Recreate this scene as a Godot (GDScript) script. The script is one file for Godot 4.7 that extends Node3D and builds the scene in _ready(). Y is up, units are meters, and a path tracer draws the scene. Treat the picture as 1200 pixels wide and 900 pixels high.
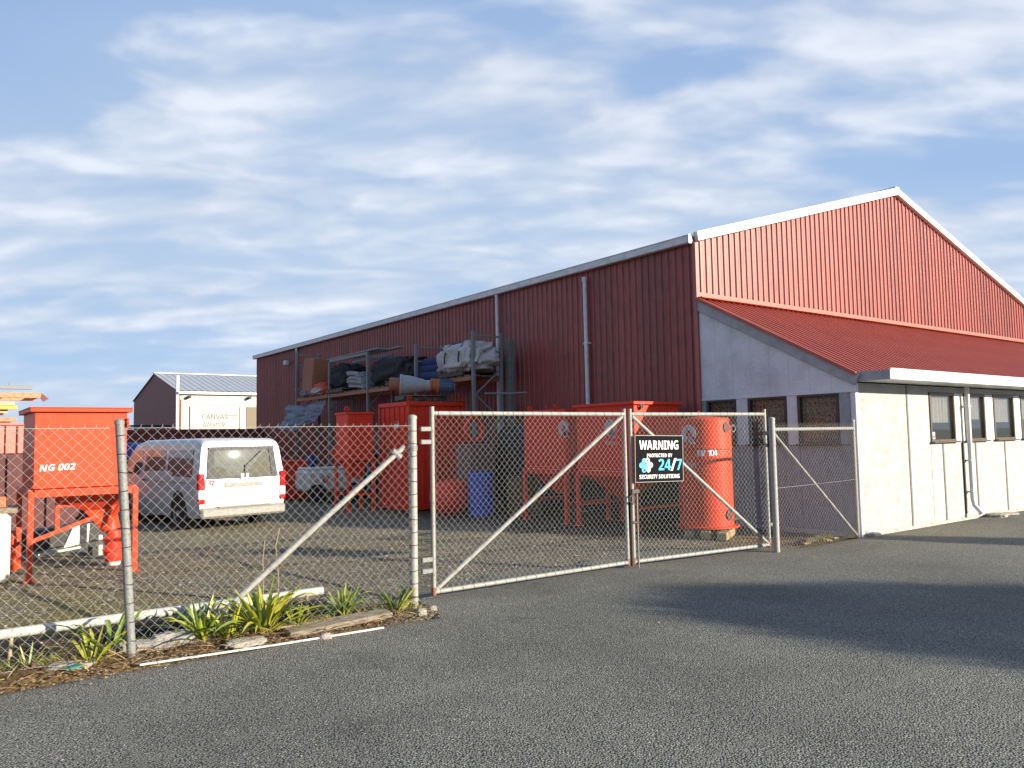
extends Node3D
# x runs along the front of the warehouse, z towards the viewer, metres. Eye height 1.75.
const SKYK := 0.575
const ALB := 0.84
const XW := 12.364      # left wall of the warehouse and of the annex
const XE := 28.6
const ZF := -10.26      # gable of the warehouse
const ZB := -36.15
const ZA := -7.0        # front wall of the annex
const EAVE := 5.7
const RIDGE := 8.05
const XR := 20.48

var M := {}
var T := {}
var rng := RandomNumberGenerator.new()


class Shape:
	var v := PackedVector3Array()
	var n := PackedVector3Array()
	var c := PackedColorArray()
	var t := Transform3D()
	var col := Color.WHITE
	var colored := false

	func at(p: Vector3, b := Basis()) -> Shape:
		t = Transform3D(b, p)
		return self

	func tri(a: Vector3, b: Vector3, d: Vector3, na: Vector3, nb: Vector3, nd: Vector3) -> void:
		a = t * a
		b = t * b
		d = t * d
		na = t.basis * na
		nb = t.basis * nb
		nd = t.basis * nd
		if (b - a).cross(d - a).dot(na + nb + nd) > 0.0:
			v.append_array([a, d, b])
			n.append_array([na, nd, nb])
		else:
			v.append_array([a, b, d])
			n.append_array([na, nb, nd])
		if colored:
			c.append_array([col, col, col])

	func flat(a: Vector3, b: Vector3, d: Vector3, out: Vector3) -> void:
		var g := (b - a).cross(d - a).normalized()
		if g.dot(out) < 0.0:
			g = -g
		tri(a, b, d, g, g, g)

	func quad(a: Vector3, b: Vector3, d: Vector3, e: Vector3, out: Vector3) -> void:
		flat(a, b, d, out)
		flat(a, d, e, out)

	func squad(a: Vector3, b: Vector3, d: Vector3, e: Vector3, na: Vector3, nb: Vector3, nd: Vector3, ne: Vector3) -> void:
		tri(a, b, d, na, nb, nd)
		tri(a, d, e, na, nd, ne)

	func box(p: Vector3, s: Vector3, bev := 0.0, b := Basis()) -> Shape:
		var keep := t
		t = t * Transform3D(b, p)
		var h := s / 2.0
		bev = minf(bev, minf(h.x, minf(h.y, h.z)) * 0.9)
		for ax in 3:
			var a1 := (ax + 1) % 3
			var a2 := (ax + 2) % 3
			for sg in [-1.0, 1.0]:
				var o := Vector3()
				o[ax] = sg
				var q := []
				for k in [[-1, -1], [1, -1], [1, 1], [-1, 1]]:
					var w := Vector3()
					w[ax] = sg * h[ax]
					w[a1] = k[0] * (h[a1] - bev)
					w[a2] = k[1] * (h[a2] - bev)
					q.append(w)
				quad(q[0], q[1], q[2], q[3], o)
				if bev > 0.0:
					for s2 in [-1.0, 1.0]:
						# edge between ax and a1
						var p1 := Vector3()
						p1[ax] = sg * h[ax]
						p1[a1] = s2 * (h[a1] - bev)
						var p2 := Vector3()
						p2[ax] = sg * (h[ax] - bev)
						p2[a1] = s2 * h[a1]
						var e := Vector3()
						e[a2] = h[a2] - bev
						var oo := Vector3()
						oo[ax] = sg
						oo[a1] = s2
						quad(p1 - e, p1 + e, p2 + e, p2 - e, oo)
		if bev > 0.0:
			for x in [-1.0, 1.0]:
				for y in [-1.0, 1.0]:
					for z in [-1.0, 1.0]:
						var sgn := Vector3(x, y, z)
						flat(sgn * Vector3(h.x, h.y - bev, h.z - bev), sgn * Vector3(h.x - bev, h.y, h.z - bev), sgn * Vector3(h.x - bev, h.y - bev, h.z), sgn)
		t = keep
		return self

	func beam(a: Vector3, b: Vector3, w: float, h: float, bev := 0.0) -> Shape:
		var d := b - a
		var up := Vector3.UP if absf(d.normalized().y) < 0.98 else Vector3.BACK
		var x := up.cross(d).normalized()
		var y := d.cross(x).normalized()
		return box((a + b) / 2.0, Vector3(w, h, d.length()), bev, Basis(x, y, d.normalized()))

	func tube(pts: Array, r: float, sides := 8, r2 := -1.0, caps := true) -> Shape:
		if r2 < 0.0:
			r2 = r
		var prev := []
		var side := Vector3()
		for i in pts.size():
			var p: Vector3 = pts[i]
			var d: Vector3 = (pts[mini(i + 1, pts.size() - 1)] - pts[maxi(i - 1, 0)]).normalized()
			if i == 0:
				side = d.cross(Vector3.UP if absf(d.y) < 0.9 else Vector3.RIGHT).normalized()
			else:
				side = (side - d * side.dot(d)).normalized()
			var up := d.cross(side)
			var rr := lerpf(r, r2, float(i) / maxf(1.0, pts.size() - 1))
			var ring := []
			for k in sides:
				var a := TAU * k / sides
				var nn := side * cos(a) + up * sin(a)
				ring.append([p + nn * rr, nn])
			if i > 0:
				for k in sides:
					var k2 := (k + 1) % sides
					squad(prev[k][0], prev[k2][0], ring[k2][0], ring[k][0], prev[k][1], prev[k2][1], ring[k2][1], ring[k][1])
			if caps and (i == 0 or i == pts.size() - 1):
				var o := -d if i == 0 else d
				for k in sides:
					flat(p, ring[k][0], ring[(k + 1) % sides][0], o)
			prev = ring
		return self

	func wire(a: Vector3, b: Vector3, r: float) -> void:
		var d := (b - a).normalized()
		var s := d.cross(Vector3.BACK if absf(d.z) < 0.9 else Vector3.UP).normalized()
		var u := d.cross(s)
		var o := [s * r, (s * -0.5 + u * 0.866) * r, (s * -0.5 - u * 0.866) * r]
		for k in 3:
			var k2 := (k + 1) % 3
			squad(a + o[k], a + o[k2], b + o[k2], b + o[k], o[k] / r, o[k2] / r, o[k2] / r, o[k] / r)

	func lathe(prof: Array, seg := 24, axis := Basis(), p := Vector3(), smooth := true) -> Shape:
		# prof: [radius, height] upwards
		var keep := t
		t = t * Transform3D(axis, p)
		for i in prof.size() - 1:
			var r0: float = prof[i][0]
			var y0: float = prof[i][1]
			var r1: float = prof[i + 1][0]
			var y1: float = prof[i + 1][1]
			var nr := Vector2(y1 - y0, r0 - r1).normalized()
			for k in seg:
				var a0 := TAU * k / seg
				var a1 := TAU * (k + 1) / seg
				var c0 := Vector3(cos(a0), 0, sin(a0))
				var c1 := Vector3(cos(a1), 0, sin(a1))
				var n0 := c0 * nr.x + Vector3.UP * nr.y
				var n1 := c1 * nr.x + Vector3.UP * nr.y
				squad(c0 * r0 + Vector3.UP * y0, c1 * r0 + Vector3.UP * y0, c1 * r1 + Vector3.UP * y1, c0 * r1 + Vector3.UP * y1, n0, n1, n1, n0)
		t = keep
		return self

	func prism(poly: PackedVector2Array, z0: float, z1: float) -> Shape:
		var id := Geometry2D.triangulate_polygon(poly)
		for i in range(0, id.size(), 3):
			for z in [z0, z1]:
				var o := Vector3(0, 0, 1 if z == maxf(z0, z1) else -1)
				flat(Vector3(poly[id[i]].x, poly[id[i]].y, z), Vector3(poly[id[i + 1]].x, poly[id[i + 1]].y, z), Vector3(poly[id[i + 2]].x, poly[id[i + 2]].y, z), o)
		var cw := Geometry2D.is_polygon_clockwise(poly)
		for i in poly.size():
			var a := poly[i]
			var b := poly[(i + 1) % poly.size()]
			var d := b - a
			var o := Vector3(-d.y, d.x, 0) if cw else Vector3(d.y, -d.x, 0)
			quad(Vector3(a.x, a.y, z0), Vector3(b.x, b.y, z0), Vector3(b.x, b.y, z1), Vector3(a.x, a.y, z1), o)
		return self

	func mesh(m: Material = null) -> ArrayMesh:
		var a := []
		a.resize(Mesh.ARRAY_MAX)
		a[Mesh.ARRAY_VERTEX] = v
		a[Mesh.ARRAY_NORMAL] = n
		if colored:
			a[Mesh.ARRAY_COLOR] = c
		var am := ArrayMesh.new()
		am.add_surface_from_arrays(Mesh.PRIMITIVE_TRIANGLES, a)
		if m:
			am.surface_set_material(0, m)
		return am


# ---------------------------------------------------------------- helpers
func thing(called: String, label: String, category: String, p := Vector3.ZERO, yaw := 0.0, group := "") -> Node3D:
	var o := Node3D.new()
	o.name = numbered(called)
	add_child(o, true)
	o.position = p
	o.rotation.y = yaw
	tag(o, label, category, group)
	return o


func tag(o: Node, label: String, category := "", group := "") -> Node:
	o.set_meta("label", label)
	if category:
		o.set_meta("category", category)
	if group:
		o.set_meta("group", group)
	return o


var used := {}
func numbered(called: String, parent: Node = null) -> String:
	var key := called + "@" + (str(parent.get_instance_id()) if parent else "")
	var k: int = used.get(key, 0)
	used[key] = k + 1
	return called if k == 0 else "%s_%03d" % [called, k]


func put(parent: Node, called: String, m: Mesh, mat: Material = null) -> MeshInstance3D:
	var o := MeshInstance3D.new()
	o.name = numbered(called, null if parent == self else parent)
	o.mesh = m
	if mat:
		o.material_override = mat
	parent.add_child(o, true)
	return o


func part(parent: Node, called: String, s: Shape, mat: Material) -> MeshInstance3D:
	return put(parent, called, s.mesh(mat))


func sh() -> Shape:
	return Shape.new()


func lin(r: float, g: float, b: float) -> Color:
	return Color(r, g, b).linear_to_srgb()


func noise(freq: float, seed_: int, oct := 4, kind := FastNoiseLite.TYPE_SIMPLEX_SMOOTH) -> FastNoiseLite:
	var f := FastNoiseLite.new()
	f.noise_type = kind
	f.frequency = freq
	f.seed = seed_
	f.fractal_octaves = oct
	return f


func ntex(freq: float, seed_: int, stops: Array, oct := 4, size := 512) -> NoiseTexture2D:
	var t := NoiseTexture2D.new()
	t.width = size
	t.height = size
	t.seamless = true
	t.noise = noise(freq, seed_, oct)
	var g := Gradient.new()
	var off := PackedFloat32Array()
	var cols := PackedColorArray()
	for s in stops:
		off.append(s[0])
		cols.append(s[1])
	g.offsets = off
	g.colors = cols
	t.color_ramp = g
	return t


func nnorm(freq: float, seed_: int, strength: float, oct := 4) -> NoiseTexture2D:
	var t := NoiseTexture2D.new()
	t.width = 512
	t.height = 512
	t.seamless = true
	t.noise = noise(freq, seed_, oct)
	t.as_normal_map = true
	t.bump_strength = strength
	return t


func mat(called: String, c: Color, rough: float, tex: Texture2D = null, scale := Vector3.ONE, norm: Texture2D = null, nscale := 0.3, metal := 0.0) -> StandardMaterial3D:
	var m := StandardMaterial3D.new()
	m.resource_name = called
	var lc := c.srgb_to_linear()
	m.albedo_color = Color(lc.r * ALB, lc.g * ALB, lc.b * ALB, c.a).linear_to_srgb()
	m.roughness = rough
	m.metallic = metal
	if tex or norm:
		m.uv1_triplanar = true
		m.uv1_world_triplanar = true
		m.uv1_scale = scale
	if tex:
		m.albedo_texture = tex
	if norm:
		m.normal_enabled = true
		m.normal_texture = norm
		m.normal_scale = nscale
	M[called] = m
	return m


func chips(size: int, freq: float, seed_: int, pal: Array, gap: float, bump: float, grain: float) -> Array:
	# crushed stone: one colour per cell, dark joints; returns [albedo, normal]
	var f := noise(freq, seed_, 1, FastNoiseLite.TYPE_CELLULAR)
	f.fractal_type = FastNoiseLite.FRACTAL_NONE
	f.cellular_return_type = FastNoiseLite.RETURN_CELL_VALUE
	var a := f.get_seamless_image(size, size, false, false, 0.05).get_data()
	f.cellular_return_type = FastNoiseLite.RETURN_DISTANCE
	var d := f.get_seamless_image(size, size, false, false, 0.05).get_data()
	var g := noise(0.3, seed_ + 5, 2).get_seamless_image(size, size).get_data()
	var out := PackedByteArray()
	out.resize(size * size * 3)
	var hgt := PackedByteArray()
	hgt.resize(size * size)
	var np := pal.size()
	var gr: Array = []
	for i in 256:
		var x := float(i) / 255.0 * (np - 1)
		var k := mini(int(x), np - 2)
		gr.append((pal[k] as Color).lerp(pal[k + 1], x - k))
	for i in size * size:
		var dist := d[i] / 255.0
		var cc: Color = gr[(a[i] * 7) % 256]
		var k := (1.0 - gap * smoothstep(0.25, 0.75, dist)) * (1.0 - grain + grain * g[i] / 127.0)
		out[i * 3] = clampi(int(cc.r * k * 255.0), 0, 255)
		out[i * 3 + 1] = clampi(int(cc.g * k * 255.0), 0, 255)
		out[i * 3 + 2] = clampi(int(cc.b * k * 255.0), 0, 255)
		hgt[i] = clampi(int((1.0 - dist) * 175.0 + (a[i] * 7 % 256) * 0.25), 0, 255)
	var im := Image.create_from_data(size, size, false, Image.FORMAT_RGB8, out)
	var hm := Image.create_from_data(size, size, false, Image.FORMAT_L8, hgt)
	hm.convert(Image.FORMAT_RGBA8)
	hm.bump_map_to_normal_map(bump)
	return [ImageTexture.create_from_image(im), ImageTexture.create_from_image(hm)]


func sky_image() -> ImageTexture:
	var w := 3072
	var h := 1536
	var data := PackedFloat32Array()
	data.resize(w * h * 3)
	var big := noise(0.50, 14, 3)
	var fine := noise(1.5, 23, 6)
	var wisp := noise(2.2, 37, 5)
	var sun := Vector3(sin(deg_to_rad(30.5)) * cos(deg_to_rad(15.0)), sin(deg_to_rad(15.0)), cos(deg_to_rad(30.5)) * cos(deg_to_rad(15.0)))
	for y in h / 2:
		var el := PI / 2.0 - (y + 0.5) / h * PI
		var se := sin(el)
		var ce := cos(el)
		var base := Color(0.40, 0.575, 0.80).lerp(Color(0.115, 0.245, 0.54), pow(clampf(se * 1.6, 0, 1), 0.75))
		var band := exp(-pow(el / 0.07, 2.0))
		base = base.lerp(Color(0.46, 0.57, 0.70), 0.55 * band)
		var k := 1.0 / (se + 0.17)
		for x in w:
			var az := (x + 0.5) / w * TAU      # 0 = -z, a quarter turn = +x
			var dx := sin(az) * ce
			var dz := -cos(az) * ce
			# cloud sheet, drawn out along one direction
			var px := dx * k
			var pz := dz * k
			var u := px * 0.83 + pz * 0.56
			var q := px * -0.56 + pz * 0.83
			var b := big.get_noise_2d(u * 0.75 + 3.1, q * 1.15 - 1.7)
			var f := fine.get_noise_2d(u * 0.50 + b * 0.3, q * 0.85 + b * 0.4)
			var s := wisp.get_noise_2d(u * 1.1 + f * 0.2, q * 2.2 + f * 0.2)
			var edge := 0.34 + 0.20 * sin(az - 0.30)          # where the sheet thins out overhead
			var cover := 1.06 + 1.05 * b + 0.50 * f + 0.20 * s - 0.95 * smoothstep(edge - 0.10, edge + 0.28, el)
			var dn := smoothstep(0.10, 1.15, cover)
			dn = dn * (0.80 + 0.26 * s + 0.18 * f)
			var veil := 0.50 + 0.34 * b + 0.14 * f - 0.22 * smoothstep(0.30, 0.65, el)
			var low := exp(-pow(el / 0.16, 2.0))
			dn = lerpf(dn, 0.55, 0.6 * low)
			var cd := clampf(maxf(dn, veil), 0.0, 0.93)
			var lum := 0.97 + 0.14 * f + 0.16 * s
			var cc := Color(0.66, 0.70, 0.775) * lum
			if dn < veil:
				cc = Color(0.46, 0.56, 0.70)
			else:
				cc = Color(0.46, 0.56, 0.70).lerp(cc, clampf((dn - veil) * 3.0, 0, 1))
			var dot := dx * sun.x + se * sun.y + dz * sun.z
			var glow := 1.2 * exp((dot - 1.0) * 300.0) + 0.3 * exp((dot - 1.0) * 8.0)
			var i := (y * w + x) * 3
			data[i] = (lerpf(base.r, cc.r, cd) + glow) * SKYK
			data[i + 1] = (lerpf(base.g, cc.g, cd) + glow * 0.93) * SKYK
			data[i + 2] = (lerpf(base.b, cc.b, cd) + glow * 0.80) * SKYK
	for y in range(h / 2, h):
		for x in w:
			var i := (y * w + x) * 3
			data[i] = 0.10
			data[i + 1] = 0.10
			data[i + 2] = 0.095
	return ImageTexture.create_from_image(Image.create_from_data(w, h, false, Image.FORMAT_RGBF, data.to_byte_array()))


# ---------------------------------------------------------------- materials
func materials() -> void:
	var w1 := Color(1, 1, 1)
	T.mottle = ntex(0.012, 3, [[0.0, Color(0.86, 0.855, 0.85)], [0.5, Color(0.95, 0.95, 0.95)], [1.0, w1]], 5)
	T.streak = ntex(0.02, 8, [[0.0, Color(0.86, 0.85, 0.83)], [0.4, Color(0.955, 0.95, 0.94)], [0.65, w1], [1.0, w1]], 5)
	T.sheet = ntex(0.022, 9, [[0.0, Color(0.72, 0.72, 0.74)], [0.35, Color(0.90, 0.90, 0.90)], [0.6, w1], [1.0, Color(1.0, 1.0, 0.97)]], 6)
	T.chip = ntex(0.05, 71, [[0.0, Color(0.30, 0.26, 0.25)], [0.10, Color(0.55, 0.48, 0.45)], [0.14, Color(0.90, 0.90, 0.90)], [0.55, w1], [1.0, Color(0.95, 0.96, 0.96)]], 5)
	T.worn = ntex(0.016, 15, [[0.0, Color(0.60, 0.56, 0.51)], [0.22, Color(0.86, 0.85, 0.83)], [0.5, Color(0.97, 0.97, 0.96)], [1.0, w1]], 6)
	T.fine = ntex(0.09, 21, [[0.0, Color(0.70, 0.70, 0.70)], [1.0, w1]], 3)
	T.galv = ntex(0.03, 29, [[0.0, Color(0.62, 0.62, 0.60)], [0.4, Color(0.86, 0.86, 0.85)], [1.0, w1]], 5)
	T.rusty = ntex(0.02, 33, [[0.0, Color(0.50, 0.34, 0.25)], [0.13, Color(0.78, 0.68, 0.60)], [0.26, Color(0.94, 0.93, 0.91)], [1.0, w1]], 6)
	T.leafmark = ntex(0.03, 41, [[0.0, Color(0.30, 0.27, 0.22)], [0.42, Color(0.42, 0.36, 0.29)], [0.5, Color(0.85, 0.76, 0.62)], [1.0, Color(1.0, 0.92, 0.78)]], 3)
	T.grain = ntex(0.02, 47, [[0.0, Color(0.55, 0.50, 0.45)], [0.5, Color(0.85, 0.83, 0.80)], [1.0, w1]], 5)
	T.soft = nnorm(0.008, 51, 6.0, 3)
	T.crease = nnorm(0.02, 57, 14.0, 5)
	T.rough = nnorm(0.12, 61, 5.0, 3)

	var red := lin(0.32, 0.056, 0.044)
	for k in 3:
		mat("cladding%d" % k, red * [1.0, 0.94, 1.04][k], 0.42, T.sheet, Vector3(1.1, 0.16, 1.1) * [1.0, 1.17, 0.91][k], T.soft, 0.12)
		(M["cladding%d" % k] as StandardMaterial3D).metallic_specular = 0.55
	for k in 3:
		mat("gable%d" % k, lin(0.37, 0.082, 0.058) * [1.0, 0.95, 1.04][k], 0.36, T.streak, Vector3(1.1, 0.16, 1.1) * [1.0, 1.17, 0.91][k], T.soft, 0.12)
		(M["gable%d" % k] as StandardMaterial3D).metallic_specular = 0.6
	mat("roof_red", lin(0.52, 0.118, 0.074), 0.5, T.mottle, Vector3(0.5, 0.2, 0.2))
	mat("white_wall", lin(0.45, 0.455, 0.452), 0.7, T.mottle, Vector3(0.25, 0.9, 0.25), T.rough, 0.25)
	mat("white_wall_b", lin(0.435, 0.44, 0.437), 0.72, T.mottle, Vector3(0.31, 0.71, 0.31), T.rough, 0.25)
	mat("white_trim", lin(0.80, 0.80, 0.78), 0.45, T.mottle, Vector3(0.6, 0.6, 0.6))
	mat("grey_wall", lin(0.80, 0.79, 0.785), 0.75, T.mottle, Vector3(0.22, 0.22, 0.22), T.rough, 0.2)
	mat("grey_trim", lin(0.42, 0.42, 0.42), 0.5, T.mottle, Vector3(0.6, 0.6, 0.6))
	mat("joint_grey", lin(0.19, 0.18, 0.165), 0.7, T.mottle, Vector3(2, 2, 2))
	mat("grey_lower", lin(0.36, 0.36, 0.375), 0.75, T.streak, Vector3(0.7, 0.3, 0.7), T.rough, 0.2)
	mat("plinth", lin(0.50, 0.48, 0.43), 0.85, T.worn, Vector3(0.8, 1.4, 0.8), T.rough, 0.5)
	mat("brown_frame", lin(0.055, 0.036, 0.028), 0.4, T.mottle, Vector3(2, 2, 2))
	mat("front_frame", lin(0.12, 0.085, 0.06), 0.4, T.mottle, Vector3(2, 2, 2))
	mat("blind", lin(0.62, 0.58, 0.48), 0.9, T.mottle, Vector3(0.7, 0.7, 0.7))
	mat("lace", lin(0.62, 0.52, 0.42), 0.9, T.leafmark, Vector3(1.6, 1.6, 1.6))
	mat("dark_room", lin(0.12, 0.12, 0.12), 0.9)
	var g := mat("glass", Color(0.25, 0.27, 0.27, 0.22), 0.03)
	g.transparency = BaseMaterial3D.TRANSPARENCY_ALPHA
	g.metallic_specular = 0.9
	var gs := mat("side_glass", Color(0.25, 0.27, 0.27, 0.12), 0.05)
	gs.transparency = BaseMaterial3D.TRANSPARENCY_ALPHA
	gs.metallic_specular = 0.22
	mat("galv", lin(0.29, 0.29, 0.28), 0.55, T.galv, Vector3(2.3, 2.3, 2.3), T.rough, 0.15)
	mat("galv_white", lin(0.37, 0.365, 0.34), 0.55, T.rusty, Vector3(1.3, 1.3, 1.3), T.rough, 0.15)
	mat("rail_white", lin(0.58, 0.57, 0.52), 0.6, T.rusty, Vector3(1.9, 1.9, 1.9), T.rough, 0.2)
	mat("wire", lin(0.50, 0.50, 0.48), 0.5, T.galv, Vector3(4, 4, 4))
	mat("gutter", lin(0.78, 0.78, 0.78), 0.45, T.streak, Vector3(0.5, 0.5, 0.3))
	mat("steel_dark", lin(0.035, 0.033, 0.033), 0.55, T.rusty, Vector3(2, 2, 2))
	mat("rust", lin(0.30, 0.12, 0.06), 0.85, T.worn, Vector3(3, 3, 3))
	mat("orange", lin(0.70, 0.070, 0.024), 0.42, T.chip, Vector3(0.9, 0.6, 0.9), T.soft, 0.12)
	mat("orange_b", lin(0.90, 0.064, 0.030), 0.45, T.chip, Vector3(0.75, 0.42, 0.75), T.soft, 0.15)
	for q in ["orange", "orange_b"]:
		(M[q] as StandardMaterial3D).metallic_specular = 0.3
	mat("orange_faded", lin(0.70, 0.22, 0.17), 0.7, T.streak, Vector3(1.2, 0.5, 1.2))
	mat("maroon", lin(0.20, 0.035, 0.035), 0.6, T.streak, Vector3(0.9, 0.3, 0.9))
	mat("maroon_dark", lin(0.10, 0.014, 0.012), 0.6, T.mottle, Vector3(0.9, 0.9, 0.9))
	mat("brown_clad", lin(0.24, 0.07, 0.06), 0.6, T.streak, Vector3(1, 0.3, 1))
	mat("cream", lin(0.52, 0.52, 0.475), 0.7, T.streak, Vector3(0.6, 0.3, 0.6))
	mat("zinc_roof", lin(0.40, 0.43, 0.46), 0.6, T.mottle, Vector3(0.5, 0.3, 0.3))
	mat("van_white", lin(0.60, 0.60, 0.585), 0.28, T.mottle, Vector3(0.7, 0.7, 0.7))
	(M.van_white as StandardMaterial3D).clearcoat_enabled = true
	(M.van_white as StandardMaterial3D).clearcoat = 0.6
	var vg := mat("van_glass", lin(0.028, 0.03, 0.03), 0.05)
	vg.metallic_specular = 1.0
	vg.clearcoat_enabled = true
	var vr := mat("van_rear_glass", lin(0.16, 0.16, 0.125), 0.03, T.mottle, Vector3(1.7, 1.7, 1.7))
	vr.metallic_specular = 1.0
	vr.clearcoat_enabled = true
	vr.clearcoat_roughness = 0.025
	mat("bumper", lin(0.30, 0.29, 0.26), 0.5, T.worn, Vector3(2, 2, 2))
	mat("rubber", lin(0.025, 0.025, 0.026), 0.85, T.fine, Vector3(5, 5, 5))
	mat("rim_grey", lin(0.35, 0.35, 0.36), 0.4)
	mat("lamp_red", lin(0.48, 0.012, 0.015), 0.15)
	mat("lamp_white", lin(0.75, 0.75, 0.75), 0.15)
	mat("black", lin(0.020, 0.021, 0.023), 0.6, T.mottle, Vector3(2, 2, 2))
	mat("sign_black", lin(0.016, 0.016, 0.017), 0.85, T.mottle, Vector3(2, 2, 2)).metallic_specular = 0.12
	mat("sign_white", lin(0.85, 0.85, 0.85), 0.5)
	mat("board_white", lin(0.42, 0.42, 0.40), 0.6)
	mat("sign_ink", lin(0.10, 0.10, 0.09), 0.6)
	mat("sign_cyan", lin(0.015, 0.46, 0.72), 0.5)
	mat("logo_grey", lin(0.52, 0.50, 0.52), 0.6, T.mottle, Vector3(3, 3, 3))
	mat("logo_red", lin(0.55, 0.03, 0.05), 0.5)
	mat("print_grey", lin(0.40, 0.40, 0.37), 0.6)
	mat("tank_white", lin(0.68, 0.67, 0.60), 0.6, T.worn, Vector3(1.1, 1.1, 1.1))
	mat("timber_grey", lin(0.38, 0.33, 0.25), 0.9, T.grain, Vector3(0.6, 5, 5), T.rough, 0.5)
	mat("timber_pale", lin(0.55, 0.43, 0.24), 0.9, T.grain, Vector3(1.0, 5, 5), T.rough, 0.4)
	mat("batten", lin(0.72, 0.70, 0.66), 0.8, T.worn, Vector3(2, 2, 2))
	mat("rack_steel", lin(0.29, 0.30, 0.31), 0.5, T.galv, Vector3(3, 3, 3))
	mat("panel_grey", lin(0.20, 0.20, 0.195), 0.7, T.worn, Vector3(2, 1, 2))
	mat("timber_brown", lin(0.22, 0.13, 0.075), 0.9, T.grain, Vector3(1, 5, 1), T.rough, 0.5)
	mat("rack_beam", lin(0.42, 0.17, 0.085), 0.65, T.rusty, Vector3(1.4, 1.4, 1.4))
	mat("drum_blue", lin(0.02, 0.11, 0.52), 0.45, T.mottle, Vector3(2, 2, 2))
	mat("cloth_dark", lin(0.028, 0.030, 0.036), 0.9, T.mottle, Vector3(2, 2, 2), T.crease, 0.8)
	mat("cloth_grey", lin(0.26, 0.29, 0.33), 0.8, T.mottle, Vector3(2, 2, 2), T.crease, 0.9)
	mat("cloth_white", lin(0.62, 0.61, 0.60), 0.85, T.worn, Vector3(1.5, 1.5, 1.5), T.crease, 1.0)
	mat("cloth_fold", lin(0.40, 0.42, 0.42), 0.85, T.mottle, Vector3(3, 3, 3), T.crease, 0.6)
	mat("cloth_blue", lin(0.018, 0.04, 0.13), 0.8, T.mottle, Vector3(2, 2, 2), T.crease, 0.6)
	mat("cloth_orange", lin(0.75, 0.16, 0.08), 0.8, T.mottle, Vector3(3, 3, 3), T.crease, 0.9)
	mat("tarp_blue", lin(0.02, 0.09, 0.36), 0.6, T.mottle, Vector3(2, 2, 2), T.crease, 0.5)
	mat("cabinet_rust", lin(0.36, 0.13, 0.066), 0.7, T.streak, Vector3(1.5, 0.7, 1.5))
	mat("cabinet_grey", lin(0.21, 0.115, 0.11), 0.6, T.mottle, Vector3(1, 1, 1))
	mat("cone_grey", lin(0.40, 0.42, 0.41), 0.5, T.mottle, Vector3(1.6, 1.6, 1.6))
	mat("motor_blue", lin(0.07, 0.12, 0.20), 0.45, T.rusty, Vector3(4, 4, 4))
	mat("yellow", lin(0.75, 0.50, 0.06), 0.55, T.mottle, Vector3(1, 1, 1))
	mat("beam_orange", lin(0.75, 0.27, 0.13), 0.6, T.worn, Vector3(0.8, 0.8, 0.8))
	mat("beam_pale", lin(0.76, 0.48, 0.27), 0.6, T.worn, Vector3(0.8, 0.8, 0.8))
	mat("brick_orange", lin(0.62, 0.17, 0.07), 0.85, T.worn, Vector3(4, 4, 4))
	mat("concrete", lin(0.42, 0.39, 0.34), 0.9, T.worn, Vector3(2, 2, 2), T.rough, 0.7)
	mat("bark", lin(0.12, 0.09, 0.06), 0.95, T.grain, Vector3(3, 1, 3), T.rough, 0.8)
	mat("jade", lin(0.05, 0.22, 0.17), 0.6, T.worn, Vector3(6, 6, 6))
	for k in 4:
		var lm := mat("leaf%d" % k, [lin(0.42, 0.44, 0.03), lin(0.20, 0.28, 0.03), lin(0.06, 0.12, 0.025), lin(0.42, 0.40, 0.06)][k], 0.45, T.mottle, Vector3(7, 7, 7))
		lm.backlight_enabled = true
		lm.backlight = [Color(0.35, 0.42, 0.05), Color(0.22, 0.34, 0.06), Color(0.12, 0.22, 0.05), Color(0.4, 0.34, 0.08)][k]
	for k in 3:
		mat("straw%d" % k, [lin(0.30, 0.17, 0.075), lin(0.15, 0.085, 0.045), lin(0.46, 0.34, 0.16)][k], 0.9)
	mat("crown", lin(0.055, 0.085, 0.028), 0.7)

	var a := chips(1024, 0.15, 77, [Color(0.40, 0.396, 0.366), Color(0.49, 0.484, 0.447), Color(0.545, 0.538, 0.495), Color(0.59, 0.582, 0.535), Color(0.50, 0.493, 0.455), Color(0.74, 0.725, 0.67)], 0.52, 6.0, 0.16)
	var am := mat("asphalt", w1, 0.82, a[0], Vector3.ONE * 0.52, a[1], 0.8)
	am.vertex_color_use_as_albedo = true
	am.metallic_specular = 0.35
	var gmat := chips(1024, 0.085, 91, [Color(0.40, 0.37, 0.32), Color(0.52, 0.47, 0.39), Color(0.58, 0.53, 0.45), Color(0.46, 0.42, 0.36), Color(0.74, 0.71, 0.65), Color(0.50, 0.46, 0.40)], 0.42, 6.0, 0.42)
	var gm := mat("gravel", w1, 0.95, gmat[0], Vector3.ONE * 0.42, gmat[1], 0.8)
	gm.vertex_color_use_as_albedo = true
	gm.metallic_specular = 0.2


# ---------------------------------------------------------------- ground
func hash_n(f: FastNoiseLite, x: float, z: float) -> float:
	return f.get_noise_2d(x, z)


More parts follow.
